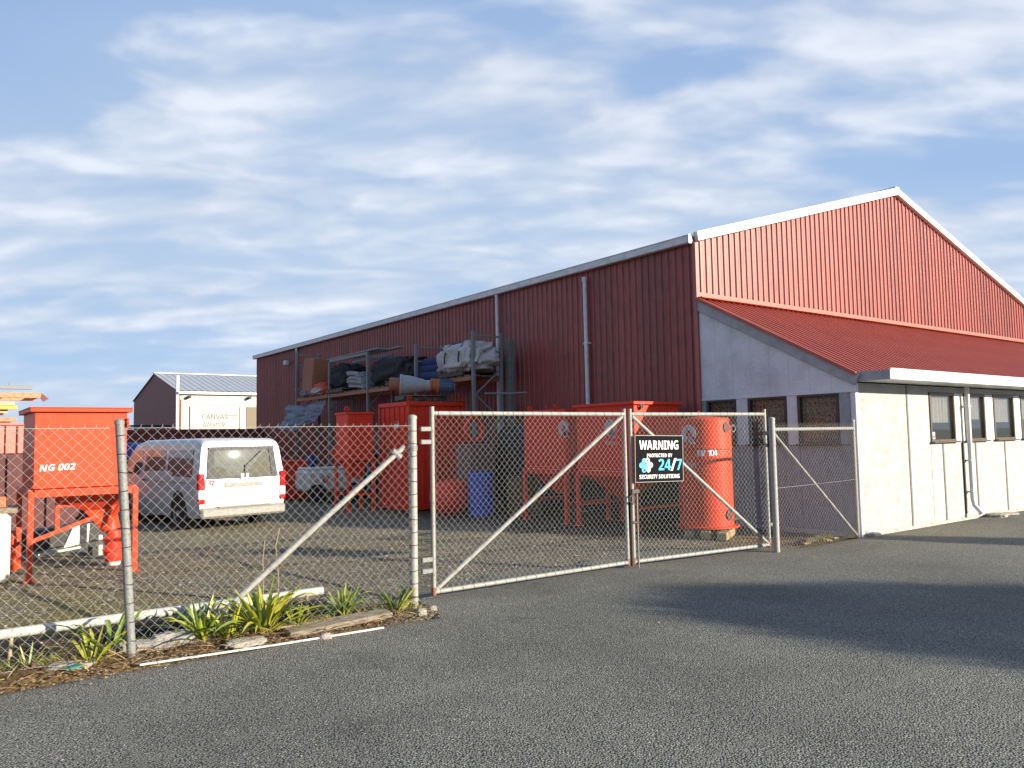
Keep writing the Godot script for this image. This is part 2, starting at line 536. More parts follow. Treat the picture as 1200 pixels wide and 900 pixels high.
func grid(xs: PackedFloat32Array, zs: PackedFloat32Array, height: Callable, color: Callable) -> ArrayMesh:
	var st := PackedVector3Array()
	var nn := PackedVector3Array()
	var cc := PackedColorArray()
	var id := PackedInt32Array()
	for z in zs:
		for x in xs:
			var p: Vector3 = height.call(x, z)
			st.append(p)
			cc.append(color.call(p.x, p.z))
	var w := xs.size()
	for j in zs.size():
		for i in w:
			var l := st[j * w + maxi(i - 1, 0)]
			var r := st[j * w + mini(i + 1, w - 1)]
			var u := st[maxi(j - 1, 0) * w + i]
			var d := st[mini(j + 1, zs.size() - 1) * w + i]
			nn.append((d - u).cross(r - l).normalized() if (d - u).cross(r - l).y > 0 else (r - l).cross(d - u).normalized())
	for j in zs.size() - 1:
		for i in w - 1:
			var a := j * w + i
			id.append_array([a, a + 1, a + w + 1, a, a + w + 1, a + w])
	# clockwise seen from above
	var g := (st[id[1]] - st[id[0]]).cross(st[id[2]] - st[id[0]])
	if g.y > 0:
		for k in range(0, id.size(), 3):
			var q := id[k + 1]
			id[k + 1] = id[k + 2]
			id[k + 2] = q
	var arr := []
	arr.resize(Mesh.ARRAY_MAX)
	arr[Mesh.ARRAY_VERTEX] = st
	arr[Mesh.ARRAY_NORMAL] = nn
	arr[Mesh.ARRAY_COLOR] = cc
	arr[Mesh.ARRAY_INDEX] = id
	var m := ArrayMesh.new()
	m.add_surface_from_arrays(Mesh.PRIMITIVE_TRIANGLES, arr)
	return m


func steps(stops: Array) -> PackedFloat32Array:
	# [[from, step], ..., [end]]
	var out := PackedFloat32Array()
	for i in stops.size() - 1:
		var x: float = stops[i][0]
		while x < stops[i + 1][0] - stops[i][1] * 0.5:
			out.append(x)
			x += stops[i][1]
	out.append(stops[-1][0])
	return out


var edge_noise: FastNoiseLite
func asphalt_edge(x: float) -> float:
	var verge := -6.72 + 0.06 * edge_noise.get_noise_2d(x * 2.0, 4.0) + 0.02 * sin(x * 5.1)
	var gate := -8.3 + 0.35 * edge_noise.get_noise_2d(x * 0.8, 9.0)
	var wall := -6.985
	if x > 12.2:
		return wall
	var k := smoothstep(4.05, 4.5, x)
	var r := lerpf(verge, gate, k)
	return lerpf(r, -7.0, smoothstep(9.6, 10.6, x))


func ground() -> void:
	edge_noise = noise(0.6, 5, 3)
	var bump := noise(0.9, 6, 4)
	var patch := noise(0.35, 7, 4)
	var far := put(self, "terrain", sheet_mesh(Vector3(0, -0.12, -20), 2600.0), mat("far_ground", lin(0.12, 0.12, 0.085), 0.95, T.mottle, Vector3(0.05, 0.05, 0.05)))
	far.set_meta("kind", "structure")
	# gravel yard behind the fence, with the soil verge under it
	var hy := func(x: float, z: float) -> Vector3:
		var y := -0.004 + 0.016 * bump.get_noise_2d(x * 1.3, z * 1.3)
		if z > -7.0:
			y -= 0.05 * smoothstep(-6.8, -6.4, z)
		if x < 4.6 and z > -7.75:
			var ver := smoothstep(4.5, 3.9, x) * smoothstep(-7.7, -7.35, z) * (1.0 - smoothstep(-6.95, -6.66, z))
			y += ver * (0.055 + 0.05 * bump.get_noise_2d(x * 3.0, z * 3.0))
		# a shallow trench behind the mesh
		if x < 3.9:
			y -= 0.06 * exp(-pow((z + 7.75) / 0.22, 2.0)) * smoothstep(3.9, 3.2, x)
		# wheel ruts curving in from the gate
		for rr in [0.0, 1.5]:
			var zr: float = -10.2 - rr - 1.6 * smoothstep(7.0, 2.0, x)
			y -= 0.014 * exp(-pow((z - zr) / 0.14, 2.0)) * smoothstep(11.0, 9.0, x)
		return Vector3(x, y, z)
	var cy := func(x: float, z: float) -> Color:
		var a := patch.get_noise_2d(x, z)
		var b := bump.get_noise_2d(x * 2.1, z * 2.1)
		var c := Color(0.80, 0.74, 0.65)
		c = c.lerp(Color(0.98, 0.84, 0.60), clampf(0.5 + 1.3 * a, 0, 1) * 0.7)
		c = c.lerp(Color(0.60, 0.60, 0.58), clampf(0.2 + 1.2 * b, 0, 1) * 0.6)
		if x < 3.5:
			var moss := smoothstep(3.4, 0.8, x) * smoothstep(-12.0, -9.5, z) * clampf(0.55 + 1.5 * a, 0, 1)
			c = c.lerp(Color(0.86, 0.66, 0.26), moss * 0.75)
		if x < 4.6 and z > -7.9:
			c = c.lerp(Color(0.36, 0.24, 0.15), smoothstep(-8.0, -7.6, z) * (0.75 + 0.3 * b))
		if x < 4.6:
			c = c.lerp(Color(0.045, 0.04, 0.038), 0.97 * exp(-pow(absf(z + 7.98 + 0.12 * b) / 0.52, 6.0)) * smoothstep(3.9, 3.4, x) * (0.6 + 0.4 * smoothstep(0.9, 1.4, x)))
		if x > 9.3 and z > -8.6:
			c = c.lerp(Color(0.40, 0.33, 0.27), smoothstep(9.3, 10.2, x) * (0.6 + 0.5 * b))
		# grey chip carried in through the gate, shade under the bins painted along the warehouse
		c = c.lerp(Color(0.60, 0.61, 0.60), 0.85 * smoothstep(3.2, 4.6, x) * smoothstep(-11.2, -9.6, z + 0.4 * a) * (1.0 - smoothstep(9.2, 10.2, x)))
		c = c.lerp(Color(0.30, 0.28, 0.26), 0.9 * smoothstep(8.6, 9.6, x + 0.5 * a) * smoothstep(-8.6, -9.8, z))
		for rr in [0.0, 1.5]:
			var zr: float = -10.2 - rr - 1.6 * smoothstep(7.0, 2.0, x)
			c = c * (1.0 - 0.35 * exp(-pow((z - zr) / 0.12, 2.0)))
		return c * 1.42
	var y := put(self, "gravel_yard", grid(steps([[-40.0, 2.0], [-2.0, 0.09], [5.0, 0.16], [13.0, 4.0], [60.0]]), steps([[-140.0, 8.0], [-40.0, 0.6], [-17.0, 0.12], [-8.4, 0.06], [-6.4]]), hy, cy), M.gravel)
	y.set_meta("kind", "structure")
	# asphalt apron
	var ha := func(x: float, s: float) -> Vector3:
		var e := asphalt_edge(x)
		if s < 0.0:
			return Vector3(x, -0.03, e)
		var z := lerpf(e + 0.0, 40.0, s * s)
		var yy := 0.03 - 0.018 * (1.0 - smoothstep(0.0, 0.12, z - e)) + 0.008 * patch.get_noise_2d(x * 0.9, z * 0.9)
		return Vector3(x, yy, z)
	var ca := func(x: float, z: float) -> Color:
		var a := patch.get_noise_2d(x * 0.8, z * 0.8)
		var b := bump.get_noise_2d(x * 1.4, z * 1.4)
		var k := 0.90 + 0.26 * a + 0.12 * b
		var c := Color(k, k, k)
		var e := z - asphalt_edge(x)
		if x < 12.3:
			c = c.lerp(Color(0.92, 0.76, 0.58), 0.55 * exp(-e * 3.2) * (0.7 + 0.8 * b))
		else:
			c = c.lerp(Color(0.98, 0.84, 0.62), 0.7 * exp(-e * 0.9) * (0.6 + 1.0 * a))
		# gravel carried out of the gate, and a darker worn lane
		c = c.lerp(Color(1.05, 1.0, 0.92), 0.4 * smoothstep(5.0, 8.0, x) * exp(-absf(e - 1.2) * 0.8))
		c = c * (1.0 - 0.34 * clampf(patch.get_noise_2d(x * 0.25 + 8.0, z * 0.25), 0, 1))
		# polished wheel paths towards the gate, and a few oil drips
		for lane in [6.2, 7.8]:
			c = c * (1.0 + 0.10 * exp(-pow((x - lane - 0.28 * (z + 7.0)) / 0.26, 2.0)))
		var oil := bump.get_noise_2d(x * 1.1 + 30.0, z * 1.1 + 11.0)
		c = c * (1.0 - 0.14 * smoothstep(0.30, 0.60, oil))
		return c
	var ss := PackedFloat32Array([-0.01])
	for i in 111:
		ss.append(float(i) / 110.0)
	var ap := put(self, "asphalt_apron", grid(steps([[-40.0, 4.0], [-4.0, 0.12], [13.0, 0.4], [33.0, 5.0], [70.0]]), ss, ha, ca), M.asphalt)
	ap.set_meta("kind", "structure")


func sheet_mesh(p: Vector3, s: float) -> ArrayMesh:
	var q := sh()
	q.quad(p + Vector3(-s, 0, -s), p + Vector3(s, 0, -s), p + Vector3(s, 0, s), p + Vector3(-s, 0, s), Vector3.UP)
	return q.mesh()


# ---------------------------------------------------------------- profiled steel sheets
func clad(parent: Node, called: String, org: Vector3, u: Vector3, v: Vector3, nn: Vector3, u0: float, u1: float, bot: Callable, top: Callable, mats: Array, pitch := 0.19, deep := 0.029, wide := 0.76, plain_pan := false) -> void:
	var count := int(ceil((u1 - u0) / wide))
	for k in count:
		var a := u0 + k * wide
		var b := minf(u1, a + wide + 0.012)
		var s := sh()
		var pts := []
		var ribs := int(ceil((b - a) / pitch))
		for r in ribs + 1:
			var c := a + r * pitch
			var prof := [[0.0, 0.0], [0.105, 0.0], [0.125, deep], [0.165, deep], [0.185, 0.0]] if plain_pan else [[0.0, 0.0], [0.052, 0.0], [0.056, 0.0035], [0.070, 0.0035], [0.074, 0.0], [0.118, 0.0], [0.134, deep], [0.164, deep], [0.180, 0.0]]
			for q in prof:
				var x: float = c + q[0] * pitch / 0.19
				if x <= b:
					pts.append(Vector2(x, q[1]))
		pts.append(Vector2(b, 0.0))
		var lift := 0.0015 * (k % 2)
		for i in pts.size() - 1:
			var p0: Vector2 = pts[i]
			var p1: Vector2 = pts[i + 1]
			if p1.x - p0.x < 0.0005:
				continue
			var a0 := org + u * p0.x + nn * (p0.y + lift)
			var a1 := org + u * p1.x + nn * (p1.y + lift)
			s.quad(a0 + v * bot.call(p0.x), a1 + v * bot.call(p1.x), a1 + v * top.call(p1.x), a0 + v * top.call(p0.x), nn)
		part(parent, called, s, M[mats[(k * 7 + k / 3) % mats.size()]])


func gable_y(x: float) -> float:
	return EAVE + (RIDGE - EAVE) * (1.0 - absf(x - XR) / (XR - XW))


func warehouse() -> void:
	var o := thing("warehouse", "long dark red ribbed steel warehouse with white edged gable", "warehouse", Vector3(XW, 0, ZF))
	var org := Vector3.ZERO
	var L := ZF - ZB
	var mats := ["cladding0", "cladding1", "cladding2"]
	clad(o, "cladding_sheet", org, Vector3.FORWARD, Vector3.UP, Vector3.LEFT, 0.0, L, func(_q): return 0.02, func(_q): return EAVE - 0.02, mats)
	clad(o, "gable_sheet", org, Vector3.RIGHT, Vector3.UP, Vector3.BACK, 0.0, XE - XW, func(_q): return 0.02, func(q): return gable_y(XW + q) - 0.02, ["gable0", "gable1", "gable2"])
	# back wall and right wall
	var w := sh()
	w.box(Vector3(XE - XW + 0.03, EAVE / 2, -L / 2), Vector3(0.06, EAVE, L))
	part(o, "side_wall", w, M.cladding1)
	w = sh()
	w.at(Vector3(0, 0, -L - 0.03))
	w.prism(PackedVector2Array([Vector2(0, 0), Vector2(XE - XW, 0), Vector2(XE - XW, EAVE), Vector2(XR - XW, RIDGE), Vector2(0, EAVE)]), 0.0, 0.05)
	part(o, "back_wall", w, M.cladding2)
	for sd in [0, 1]:
		var e := sh()
		var xe: float = -0.16 if sd == 0 else XE - XW + 0.16
		var d: float = RIDGE - EAVE
		var slope: float = d / (XR - XW)
		e.quad(Vector3(xe, EAVE - 0.16 * slope + 0.03, 0.06), Vector3(XR - XW, RIDGE + 0.03, 0.06), Vector3(XR - XW, RIDGE + 0.03, -L - 0.1), Vector3(xe, EAVE - 0.16 * slope + 0.03, -L - 0.1), Vector3.UP)
		part(o, "roof", e, M.zinc_roof)
		# barge flashing along the gable
		var f := sh()
		var p0 := Vector3(-0.02 if sd == 0 else XE - XW + 0.05, EAVE + 0.02, 0.055)
		var p1 := Vector3(XR - XW, RIDGE + 0.02, 0.055)
		f.beam(p0, p1, 0.11, 0.18, 0.008)
		f.beam(p0 + Vector3(0, -0.085, 0.06), p1 + Vector3(0, -0.085, 0.06), 0.016, 0.035)
		part(o, "barge_flashing", f, M.white_trim)
	var rc := sh()
	rc.beam(Vector3(XR - XW, RIDGE + 0.10, 0.12), Vector3(XR - XW, RIDGE + 0.10, -L - 0.1), 0.22, 0.05, 0.01)
	part(o, "ridge_cap", rc, M.white_trim)
	# gutter in lengths, joined every 6 m
	var z := -0.04
	while z > -L - 0.1:
		var zz := maxf(z - 6.0, -L - 0.12)
		var gtr := sh()
		gtr.box(Vector3(-0.10, EAVE - 0.03, (z + zz) / 2), Vector3(0.13, 0.16, z - zz - 0.012), 0.012)
		gtr.box(Vector3(-0.168, EAVE + 0.045, (z + zz) / 2), Vector3(0.02, 0.022, z - zz - 0.012), 0.005)
		part(o, "gutter", gtr, M.gutter)
		z = zz
	var gc := sh()
	gc.box(Vector3(-0.10, EAVE - 0.03, -0.015), Vector3(0.15, 0.19, 0.03), 0.006)
	part(o, "gutter_end", gc, M.white_trim)
	var ct := sh()
	ct.box(Vector3(-0.012, EAVE / 2, 0.012), Vector3(0.085, EAVE - 0.2, 0.085), 0.006)
	part(o, "corner_flashing", ct, M.gable0)
	for dp in [[-13.465, 5.45, 0.05], [-16.968, 5.62, 0.045], [-31.08, 5.6, 0.05]]:
		var zz: float = dp[0] - ZF
		var p := sh()
		p.tube([Vector3(-0.085, dp[1], zz), Vector3(-0.095, 3.0, zz + 0.02), Vector3(-0.095, 0.05, zz + 0.03)], dp[2], 10)
		p.lathe([[dp[2] + 0.012, 0], [dp[2] + 0.012, 0.10]], 10, Basis(), Vector3(-0.085, dp[1] - 0.1, zz))
		var d := part(o, "downpipe", p, M.white_trim)
		for yy in [1.6, 3.9]:
			var b := sh()
			b.box(Vector3(-0.06, yy, zz + 0.02), Vector3(0.14, 0.04, 0.15), 0.004)
			part(d, "bracket", b, M.gutter)
	# floodlight near the eaves at the far end
	var fl := sh()
	fl.box(Vector3(-0.2, 5.05, -31.95 - ZF), Vector3(0.16, 0.2, 0.24), 0.02)
	fl.beam(Vector3(0, 5.1, -31.95 - ZF), Vector3(-0.2, 5.1, -31.95 - ZF), 0.04, 0.04)
	part(o, "floodlight", fl, M.white_trim)
	# floor slab so that nothing lies open
	var fs := sh()
	fs.box(Vector3((XE - XW) / 2, 0.0, -L / 2), Vector3(XE - XW - 0.1, 0.03, L - 0.1))
	part(o, "floor", fs, M.concrete)


func window(parent: Node, p: Vector3, along: Vector3, out: Vector3, w: float, h: float, frame: Material, blind: Material, drop: float) -> void:
	# p is the lower start corner on the wall face
	var b := Basis(along, Vector3.UP, out)
	var s := sh()
	s.at(p, b)
	var fr := 0.055
	s.box(Vector3(w / 2, fr / 2, -0.005), Vector3(w, fr, 0.09), 0.006)
	s.box(Vector3(w / 2, h - fr / 2, -0.005), Vector3(w, fr, 0.09), 0.006)
	for x in [fr / 2, w - fr / 2]:
		s.box(Vector3(x, h / 2, -0.005), Vector3(fr, h - 2 * fr - 0.002, 0.086), 0.006)
	s.box(Vector3(w / 2, 0.005, 0.06), Vector3(w + 0.05, 0.03, 0.08), 0.006)
	var f := part(parent, "window", s, frame)
	var g := sh()
	g.at(p, b)
	g.box(Vector3(w / 2, h / 2, -0.01), Vector3(w - 2 * fr + 0.01, h - 2 * fr + 0.01, 0.006))
	part(f, "pane", g, M.side_glass if blind == M.lace else M.glass)
	var c := sh()
	c.at(p, b)
	var n := 24
	var y0 := h - drop
	for i in n:
		var x0 := w * i / n
		var x1 := w * (i + 1) / n
		var a := Vector3(x0, y0, -0.06 + 0.012 * sin(i * 1.9))
		var e := Vector3(x1, y0, -0.06 + 0.012 * sin((i + 1) * 1.9))
		c.quad(a, e, e + Vector3(0, drop, 0), a + Vector3(0, drop, 0), Vector3.BACK)
	part(f, "curtain", c, blind)


func annex() -> void:
	var o := thing("office_annex", "white panelled lean to office with red ribbed roof and corner window band", "annex", Vector3(XW, 0, ZA))
	var W := XE - XW
	var D := ZA - ZF
	# front panels, x relative to the corner
	var fronts := [[0.09, 1.680, 0.07, 2.56], [1.700, 2.494, 0.07, 2.56], [2.500, 2.958, 0.07, 1.515]]
	var x := 2.978
	while x < W - 1.4:
		fronts.append([x, x + 1.336, 0.07, 1.515])
		x += 1.356
	fronts.append([x, W, 0.07, 1.515])
	for k in fronts.size():
		var f: Array = fronts[k]
		var s := sh()
		s.box(Vector3((f[0] + f[1]) / 2, (f[2] + f[3]) / 2, -0.03), Vector3(f[1] - f[0], f[3] - f[2], 0.06), 0.005)
		part(o, "wall_panel", s, M.white_wall if k % 3 else M.white_wall_b)
	# joint covers behind the open joints
	var jb := sh()
	jb.box(Vector3(W / 2, 0.80, -0.085), Vector3(W - 0.02, 1.44, 0.04))
	jb.box(Vector3(1.25, 2.04, -0.085), Vector3(2.48, 1.04, 0.04))
	part(o, "backing", jb, M.front_frame)
	var jx := 1.69
	var jn := 0
	while jx < W - 0.3:
		var jc := sh()
		var jt: float = 2.56 if jn == 0 else 1.50
		jc.box(Vector3(jx, (jt + 0.07) / 2, 0.004), Vector3(0.052, jt - 0.07, 0.014), 0.003)
		part(o, "joint_cover", jc, M.joint_grey)
		jx += 1.275 if jn == 0 else 1.356
		jn += 1
	var pl := sh()
	pl.box(Vector3(W / 2, 0.0, -0.05), Vector3(W, 0.14, 0.12), 0.012)
	part(o, "plinth", pl, M.plinth)
	var cr := sh()
	cr.box(Vector3(0.045, 1.28, -0.045), Vector3(0.10, 2.56, 0.10), 0.008)
	part(o, "corner_trim", cr, M.grey_wall)
	# head above the windows
	var hd := sh()
	hd.box(Vector3((W + 2.496) / 2, 2.505, -0.03), Vector3(W - 2.496, 0.11, 0.06), 0.004)
	part(o, "head_board", hd, M.white_wall)
	# front windows with white posts between them
	var wx := 2.506
	var k := 0
	var widths := [[0.995, 0.40], [0.92, 0.40], [1.0, 0.35], [1.0, 0.36]]
	while wx < W - 1.2:
		var q: Array = widths[mini(k, 3)]
		window(o, Vector3(wx, 1.517, -0.02), Vector3.RIGHT, Vector3.BACK, q[0], 0.93, M.front_frame, M.blind, 0.50 if k % 2 else 0.56)
		var ps := sh()
		ps.box(Vector3(wx + q[0] + q[1] / 2, 1.983, -0.03), Vector3(q[1] - 0.006, 0.926, 0.062), 0.005)
		part(o, "window_post", ps, M.white_trim)
		wx += q[0] + q[1]
		k += 1
	var ep := sh()
	ep.box(Vector3((wx + W) / 2, 1.983, -0.03), Vector3(W - wx - 0.01, 0.926, 0.06), 0.005)
	part(o, "wall_panel", ep, M.white_wall)
	# small notice on the first pane
	var nt := sh()
	nt.box(Vector3(2.66, 1.645, -0.022), Vector3(0.12, 0.13, 0.004))
	part(o, "notice", nt, M.sign_white)
	var nr := sh()
	nr.box(Vector3(2.675, 1.625, -0.0175), Vector3(0.055, 0.05, 0.003))
	part(o, "notice_print", nr, M.logo_red)
	# left side: lower wall, window band, boards under the sloping roof
	var z0 := 0.0
	var lows := [[0.10, 1.07], [1.08, 2.12], [2.13, 3.24]]
	for a in lows:
		var s := sh()
		s.box(Vector3(0.03, 0.79, -(a[0] + a[1]) / 2), Vector3(0.06, 1.46, a[1] - a[0]), 0.004)
		part(o, "side_panel", s, M.grey_lower)
	var sp := sh()
	sp.box(Vector3(0.04, 0.0, -D / 2 - 0.05), Vector3(0.10, 0.14, D - 0.12), 0.01)
	part(o, "plinth", sp, M.plinth)
	for a in [[0.30, 1.085], [1.30, 2.125], [2.39, 3.09]]:
		window(o, Vector3(0.02, 1.53, -a[1]), Vector3.BACK, Vector3.LEFT, a[1] - a[0], 0.885, M.brown_frame, M.lace, 0.84)
	for a in [[0.10, 0.295], [1.09, 1.295], [2.13, 2.385], [3.095, 3.24]]:
		var s := sh()
		s.box(Vector3(0.025, 1.972, -(a[0] + a[1]) / 2), Vector3(0.07, 0.885, a[1] - a[0]), 0.005)
		part(o, "side_post", s, M.white_trim if a[0] > 0.2 and a[0] < 3.0 else M.grey_lower)
	var slope := (4.42 - 2.70) / (D - 0.0)
	var bz := 0.02
	while bz < D - 0.02:
		var bw := minf(0.405, D - 0.02 - bz)
		var s := sh()
		s.at(Vector3(0.0, 0, 0), Basis(Vector3(0, 0, -1), Vector3.UP, Vector3(1, 0, 0)))
		var y0 := 2.70 + slope * bz - 0.10
		var y1 := 2.70 + slope * (bz + bw) - 0.10
		s.prism(PackedVector2Array([Vector2(bz, 2.42), Vector2(bz + bw - 0.004, 2.42), Vector2(bz + bw - 0.004, y1), Vector2(bz, y0)]), 0.0, 0.05)
		part(o, "gable_board", s, M.grey_wall)
		bz += 0.405
	var tr := sh()
	tr.box(Vector3(-0.008, 2.42, -D / 2), Vector3(0.03, 0.035, D - 0.02), 0.004)
	part(o, "board_trim", tr, M.grey_wall)
	var bg := sh()
	bg.beam(Vector3(-0.025, 2.60, 0.06), Vector3(-0.025, 4.335, -D + 0.02), 0.035, 0.20, 0.005)
	part(o, "barge_board", bg, M.grey_trim)
	# roof sheets, laid down the slope
	var dn := Vector3(0, -(4.44 - 2.725), D - 0.02).normalized()
	var nn := dn.cross(Vector3.RIGHT).normalized()
	if nn.y < 0:
		nn = -nn
	var len := Vector2(4.44 - 2.725, D - 0.02).length()
	clad(o, "roof_sheet", Vector3(-0.06, 4.44, -D + 0.035), Vector3.RIGHT, dn, nn, 0.0, W + 0.1, func(_q): return 0.0, func(_q): return len + 0.05, ["roof_red"], 0.19, 0.034, 0.76, true)
	var rf := sh()
	rf.beam(Vector3(-0.055, 2.705, 0.05), Vector3(-0.055, 4.47, -D + 0.02), 0.05, 0.06, 0.006)
	part(o, "roof_edge", rf, M.roof_red)
	var af := sh()
	af.beam(Vector3(-0.04, 4.475, -D + 0.10), Vector3(W, 4.475, -D + 0.10), 0.16, 0.02, 0.004)
	af.box(Vector3(W / 2, 4.53, -D + 0.042), Vector3(W, 0.12, 0.012))
	part(o, "apron_flashing", af, M.roof_red)
	# boxed eaves
	var fx := sh()
	fx.box(Vector3(W / 2 + 0.0, 2.655, 0.595), Vector3(W, 0.16, 0.02), 0.004)
	fx.box(Vector3(W / 2, 2.745, 0.6), Vector3(W, 0.02, 0.035), 0.004)
	part(o, "fascia", fx, M.white_trim)
	var fe := sh()
	fe.box(Vector3(0.01, 2.655, 0.29), Vector3(0.022, 0.16, 0.585), 0.004)
	part(o, "fascia_return", fe, M.grey_trim)
	var so := sh()
	so.box(Vector3(W / 2 + 0.02, 2.583, 0.29), Vector3(W - 0.02, 0.012, 0.585))
	part(o, "soffit", so, M.white_trim)
	var tp := sh()
	tp.box(Vector3(W / 2 + 0.02, 2.725, 0.29), Vector3(W - 0.02, 0.012, 0.585))
	part(o, "eaves_lining", tp, M.roof_red)
	# inside: ceiling and floor
	var inn := sh()
	inn.box(Vector3(W / 2, 2.545, -D / 2), Vector3(W - 0.14, 0.02, D - 0.14))
	part(o, "ceiling", inn, M.dark_room)
	var rb := sh()
	rb.box(Vector3(W / 2, 1.3, -D + 0.09), Vector3(W - 0.14, 2.5, 0.02))
	part(o, "inner_wall", rb, M.dark_room)
	var rw := sh()
	rw.box(Vector3(W - 0.03, 1.3, -D / 2), Vector3(0.06, 2.5, D))
	rw.at(Vector3(W - 0.06, 0, 0), Basis(Vector3(0, 0, -1), Vector3.UP, Vector3(1, 0, 0)))
	rw.prism(PackedVector2Array([Vector2(0, 2.5), Vector2(D, 2.5), Vector2(D, 4.35), Vector2(0, 2.62)]), 0.0, 0.05)
	part(o, "end_wall", rw, M.white_wall)
	# downpipe with a kick at its foot
	var dp := sh()
	var px := 3.845
	dp.tube([Vector3(px, 2.58, 0.10), Vector3(px, 0.42, 0.10), Vector3(px + 0.005, 0.30, 0.12), Vector3(px + 0.03, 0.14, 0.24)], 0.042, 12)
	var d := part(o, "downpipe", dp, M.white_trim)
	for yy in [0.55, 1.15, 2.2]:
		var br := sh()
		br.box(Vector3(px, yy, 0.07), Vector3(0.115, 0.028, 0.14), 0.004)
		part(d, "bracket", br, M.gutter)
	var cb := sh()
	cb.tube([Vector3(px - 0.11, 1.5, 0.018), Vector3(px - 0.11, 0.14, 0.018)], 0.018, 8)
	part(o, "conduit", cb, M.brown_frame)


# ---------------------------------------------------------------- fence and gates
func links(w: float, y0: float, y1: float, bow := 0.0, seed_ := 1, cell := 0.038, r := 0.0015) -> Shape:
	# woven wire in the xy plane, x from 0 to w
	var s := sh()
	var f := noise(0.7, seed_, 2)
	var pw := cell
	var n := int(w / pw)
	pw = w / n
	var rows := int((y1 - y0) / (cell * 1.05))
	var ph := (y1 - y0) / rows
	for i in n + 1:
		var prev := Vector3()
		for j in rows + 1:
			var side := 0.5 if (j + i) % 2 == 0 else -0.5
			var x := clampf((i + side * 1.04) * pw, 0.0, w)
			var y := y0 + j * ph
			var p := Vector3(x + 0.006 * f.get_noise_2d(x * 2, y * 2), y + 0.008 * f.get_noise_2d(x + 7, y), (0.0025 if j % 2 else -0.0025) + bow * (0.5 + f.get_noise_2d(x * 0.8, y * 0.9)))
			if j > 0 and (prev - p).length() > 0.03:
				s.wire(prev, p, r)
			prev = p
	# twisted top and bottom
	for i in range(0, n, 2):
		var xx := (i + 0.5) * pw
		s.wire(Vector3(xx, y1, 0), Vector3(xx + 0.006, y1 + 0.018, 0), r * 1.3)
	return s


func strand(a: Vector3, b: Vector3, r := 0.0022) -> Shape:
	var s := sh()
	s.tube([a, a.lerp(b, 0.33) - Vector3(0, 0.004, 0), a.lerp(b, 0.66) - Vector3(0, 0.004, 0), b], r, 5)
	return s


func post(parent: Node, called: String, p: Vector3, top: Vector3, r: float, m: Material) -> Node:
	var s := sh()
	s.tube([p - Vector3(0, 0.1, 0), p.lerp(top, 0.5), top], r, 14)
	var o := part(parent, called, s, m)
	var c := sh()
	c.lathe([[r + 0.004, -0.025], [r + 0.004, 0.004], [r * 0.6, 0.018], [0.0, 0.022]], 14, Basis(), top)
	part(o, "cap", c, m)
	return o


func bands(parent: Node, p: Vector3, top: Vector3, r: float, n: int) -> void:
	var s := sh()
	for i in n:
		var q := p.lerp(top, (i + 0.5) / n)
		s.lathe([[r + 0.001, -0.004], [r + 0.005, 0.0], [r + 0.001, 0.004]], 10, Basis(Vector3.BACK, 0.16 * (i % 3 - 1)), q)
	var o := part(parent, "tie_wires", s, M.steel_dark)
	o.set_meta("kind", "stuff")


